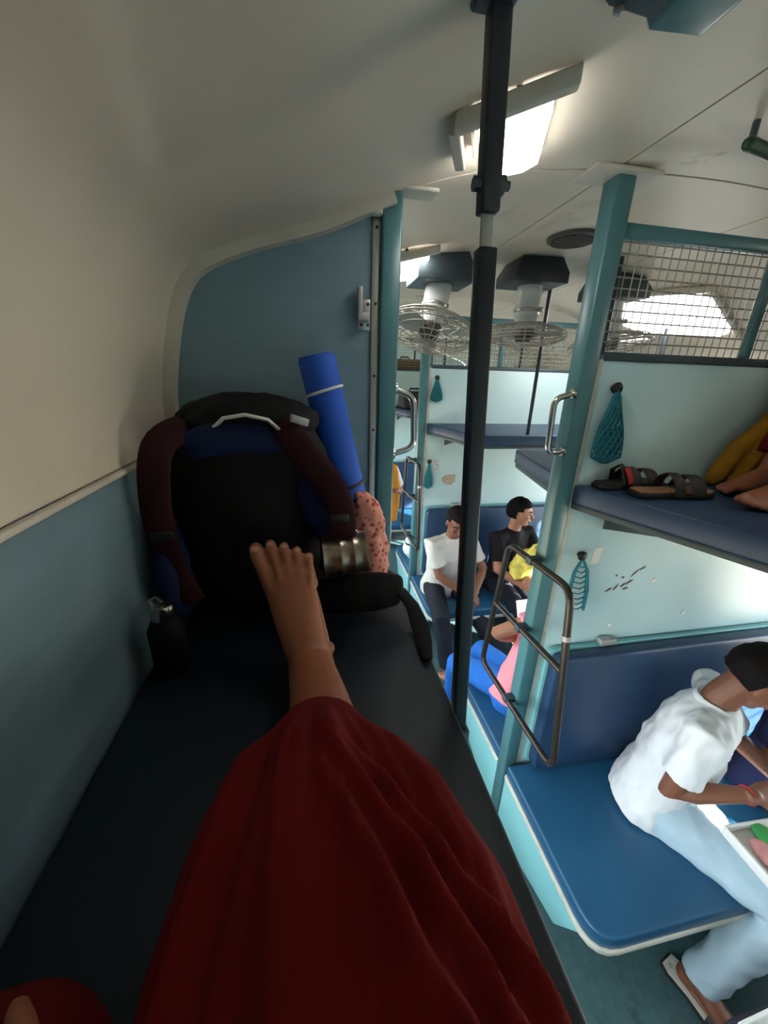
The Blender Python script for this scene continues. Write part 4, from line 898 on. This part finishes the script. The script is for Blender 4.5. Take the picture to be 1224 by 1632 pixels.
# steel mug hanging on its side
t = thing('steel_mug', 'stainless steel mug hanging sideways from the backpack', 'mug', (.382, .80, 1.70))
obj('cup', B().lathe([(.040, 0), (.046, .003), (.047, .004), (.046, .010), (.046, .040), (.0472, .042), (.0472, .045), (.046, .047), (.046, .070), (.0472, .072), (.0472, .075), (.046, .077), (.046, .094), (.048, .100), (.048, .104), (.044, .104), (.043, .012), (.001, .010)], (.382, .795, 1.702), (1, .04, .06), 36), 'mug', t, smooth=True)
obj('mug_handle', B().tube([(.40, .835, 1.735), (.405, .858, 1.755), (.45, .860, 1.76), (.47, .838, 1.742)], .004, 8, round_caps=True), 'chrome', t, smooth=True)
obj('carabiner', B().tube(arc_path([(.425, .80, 1.752), (.455, .80, 1.752), (.45, .80, 1.79), (.43, .80, 1.79)], .008), .0025, 6, closed=True), 'steel', t, smooth=True)
# bottle with silver cap
t = thing('water_bottle', 'dark bottle with round silver cap at the foot of the backpack', 'bottle', (.062, .715, 1.502))
obj('bottle_body', B().lathe([(.030, 0), (.034, .004), (.034, .10), (.026, .118), (.018, .124)], (.062, .715, 1.502), (0, 0, 1), 24), 'pack', t, smooth=True)
obj('cap', B().lathe([(.019, .122), (.0225, .126), (.0225, .150), (.020, .156), (.010, .159)], (.062, .715, 1.502), (0, 0, 1), 24), 'chrome', t, smooth=True)
obj('cap_loop', B().tube([(.050, .712, 1.655), (.045, .708, 1.672), (.058, .706, 1.680), (.066, .708, 1.668)], .003, 6, round_caps=True), 'steel', t, smooth=True)

# ================================================================== NETS, SANDALS, MARKS, LUGGAGE
def net(hx, y, ztop, zbot, lean, w, label, full=True):
    t = thing('net_holder', label, 'net', (hx, y, zbot), 'teal net holders on the partitions')
    obj('hook_knob', B().lathe([(.010, 0), (.012, .006), (.017, .012), (.019, .020), (.012, .027)], (hx, y, ztop), (0, -1, 0), 14), 'black', t, smooth=True)
    H = ztop - zbot; c0 = V((hx, y - .022, ztop)); dn = V((lean, 0, -H)); n = 12; m = 14
    def pt(i, a):
        q = i / n; r = w * (.12 + .88 * math.sin(min(1, q * 1.15) * math.pi * .5) ** 1.3) * (1 if q < .9 else math.sqrt(max(0, 1 - ((q - .9) / .1) ** 2)) * .8 + .2)
        return c0 + dn * q + V((math.cos(a) * r, math.sin(a) * min(r * .42, .018), 0))
    b = B()
    if full:
        for d in (-1, 1):
            for k0 in range(m):
                b.tube([pt(i, 2 * math.pi * (k0 + d * i * .5) / m) for i in range(n + 1)], .0022, 4)
        for i in (3, 6, 9, 12): b.tube([pt(i, 2 * math.pi * k0 / 20) for k0 in range(20)], .0022, 4, closed=True)
        g = obj('net_strings', b, 'net', t); g['kind'] = 'stuff'
        b = B().tube([c0 + dn * q for q in (.10, .35, .65, .93)], [(w * .3, .006), (w * .62, .010), (w * .86, .013), (w * .72, .012)], 16, ref=(1, 0, 0), round_caps=True)
        obj('net_lining', b, 'net', t, smooth=True)
    else:
        for sg in (-1, 1): obj('side_cord', B().tube([c0 + dn * .03, c0 + dn * .25 + V((sg * w * .6, 0, 0)), c0 + dn * .6 + V((sg * w * .85, 0, 0)), c0 + dn * .97 + V((sg * w * .8, 0, 0))], [.004, .0065, .008, .006], 8, round_caps=True), 'net', t, smooth=True)
        for i in range(9):
            q = .15 + i * .095; ww = w * (.25 + .6 * min(1, q * 1.4)); b.tube([c0 + dn * q + V((-ww, 0, 0)), c0 + dn * (q + .03) + V((0, -.006, 0)), c0 + dn * q + V((ww, 0, 0))], .0024, 5)
        g = obj('net_strings', b, 'net', t); g['kind'] = 'stuff'
    return t
net(1.318, PY[1] - .0145, 2.085, 1.848, .012, .056, 'full teal net holder hanging above the sandals')
net(1.332, PY[1] - .0145, 1.500, 1.262, .018, .044, 'empty teal net holder hanging beside the ladder', False)
net(1.300, PY[2] - .0145, 2.10, 1.93, .004, .046, 'teal net holder high on the partition behind the two men')
net(1.285, PY[2] - .0145, 1.47, 1.25, .0, .036, 'teal net holder above the man in the off-white t-shirt')
sandal('sandal', 'brown leather sandal with tan sole lying on the upper berth, nearest the edge', (1.475, .950, 1.771), (1, -.06, 0), k=1.05)
t2 = sandal('sandal', 'dark sandal with red strap lining against the partition on the upper berth', (1.415, 1.052, 1.771), (1, .02, 0), k=1.0, sole='sandal')
obj('ankle_strap', B().tube([(1.375, 1.02, 1.79), (1.362, 1.03, 1.835), (1.365, 1.05, 1.85), (1.36, 1.075, 1.83), (1.372, 1.085, 1.79)], [(.010, .003)] * 5, 8, ref=(1, 0, 0)), 'sandal', t2, smooth=True)
obj('red_tab', B().tube([(1.385, 1.012, 1.795), (1.374, 1.016, 1.825), (1.366, 1.024, 1.846)], [(.010, .0035)] * 3, 8, ref=(1, 0, 0)), 'sandal_red', t2, smooth=True)
yf = PY[1] - .0145
tag(obj('notice_sticker', B().add([(1.383, yf, 1.452), (1.420, yf, 1.456), (1.428, yf, 1.524), (1.394, yf, 1.521), (1.383, yf - .0012, 1.452), (1.420, yf - .0012, 1.456), (1.428, yf - .0012, 1.524), (1.394, yf - .0012, 1.521)], [(0, 1, 2, 3), (7, 6, 5, 4), (0, 4, 5, 1), (1, 5, 6, 2), (2, 6, 7, 3), (3, 7, 4, 0)]), 'paper', origin=(1.405, yf, 1.488)), 'small white paper sticker beside the empty net holder', 'sticker')
rnd = random.Random(4)
for x, z, L_, a_ in ((1.50, 1.335, .05, .5), (1.53, 1.345, .045, .9), (1.56, 1.35, .04, .7), (1.585, 1.362, .05, .6), (1.60, 1.40, .06, .8), (1.63, 1.42, .05, .5), (1.55, 1.385, .02, .3), (1.575, 1.335, .035, .2), (1.52, 1.395, .012, 0)):
    u = V((math.cos(a_), 0, math.sin(a_))); w = V((-u.z, 0, u.x)); c = V((x, yf - .0003, z)); pts = []
    for q in range(10):
        an = 2 * math.pi * q / 10; rr = rnd.uniform(.5, 1.0); pts.append(c + u * math.cos(an) * L_ * .5 * rr + w * math.sin(an) * .006 * rr)
    n_ = len(pts); obj('paint_chip', B().add(pts + [p - V((0, .0006, 0)) for p in pts], [tuple(range(n_)), tuple(range(n_, 2 * n_))[::-1]] + [(i, n_ + i, n_ + (i + 1) % n_, (i + 1) % n_) for i in range(n_)]), 'scuff', mp1)
for x, z in ((1.548, 1.165), (1.70, 1.36), (1.90, 1.19)): obj('screw_cap', B().lathe([(.011, 0), (.010, .003), (.005, .005)], (x, yf, z), (0, -1, 0), 12), 'paper', mp1, smooth=True)
y2 = PY[2] - .0145
pts = [(1.405, 1.33), (1.43, 1.352), (1.52, 1.36), (1.525, 1.30), (1.49, 1.268), (1.44, 1.275), (1.41, 1.30)]
tag(obj('torn_sticker', B().prism(pts, 'y', y2 - .0012, y2), 'brown_paper', origin=(1.465, y2, 1.31)), 'torn brown sticker above the man in the off-white t-shirt', 'sticker')
text_obj('berth_number', '5', .11, (1.352, y2 - .0008, 1.435), (math.pi / 2, 0, 0), 'faded_red', mp2)
# luggage
def case(name, label, cat, x0, x1, y0, y1, z0, z1, m, r, bits):
    t = thing(name, label, cat, ((x0 + x1) / 2, (y0 + y1) / 2, z0)); b = B().prism(rounded([(x0, z0), (x1, z0), (x1, z1), (x0, z1)], r), 'y', y0, y1)
    obj('bag_body', b, m, t, bevel=.015, seg=3)
    obj('carry_handle', B().tube([((x0 + x1) / 2 - .06, (y0 + y1) / 2, z1 - .004), ((x0 + x1) / 2 - .05, (y0 + y1) / 2, z1 + .03), ((x0 + x1) / 2 + .05, (y0 + y1) / 2, z1 + .03), ((x0 + x1) / 2 + .06, (y0 + y1) / 2, z1 - .004)], .009, 8) if bits != 2 else B().box(x1 - .003, x1 + .02, y0 + .05, y1 - .05, (z0 + z1) / 2, (z0 + z1) / 2 + .02), m, t, smooth=True)
    if bits == 1: obj('red_patch', B().box(x0 + .06, x0 + .15, y0 - .004, y0 + .002, z0 + .05, z0 + .10), 'bag_red', t, bevel=.001)
    return t
case('travel_bag', 'dark travel bag with red patch on the farthest upper berth', 'bag', 1.36, 1.66, 4.10, 4.40, 1.771, 1.95, 'bag_dark', .04, 1)
case('jute_bag', 'brown jute bag on the upper berth beyond the farthest partition', 'bag', 1.32, 1.75, 4.72, 5.05, 1.771, 2.30, 'bag_brown', .08, 0)
case('floor_bag', 'dark bag on the floor holding up the tray at the bottom right corner', 'bag', 1.42, 1.80, .06, .31, 0.0, .488, 'bag_dark', .05, 2)
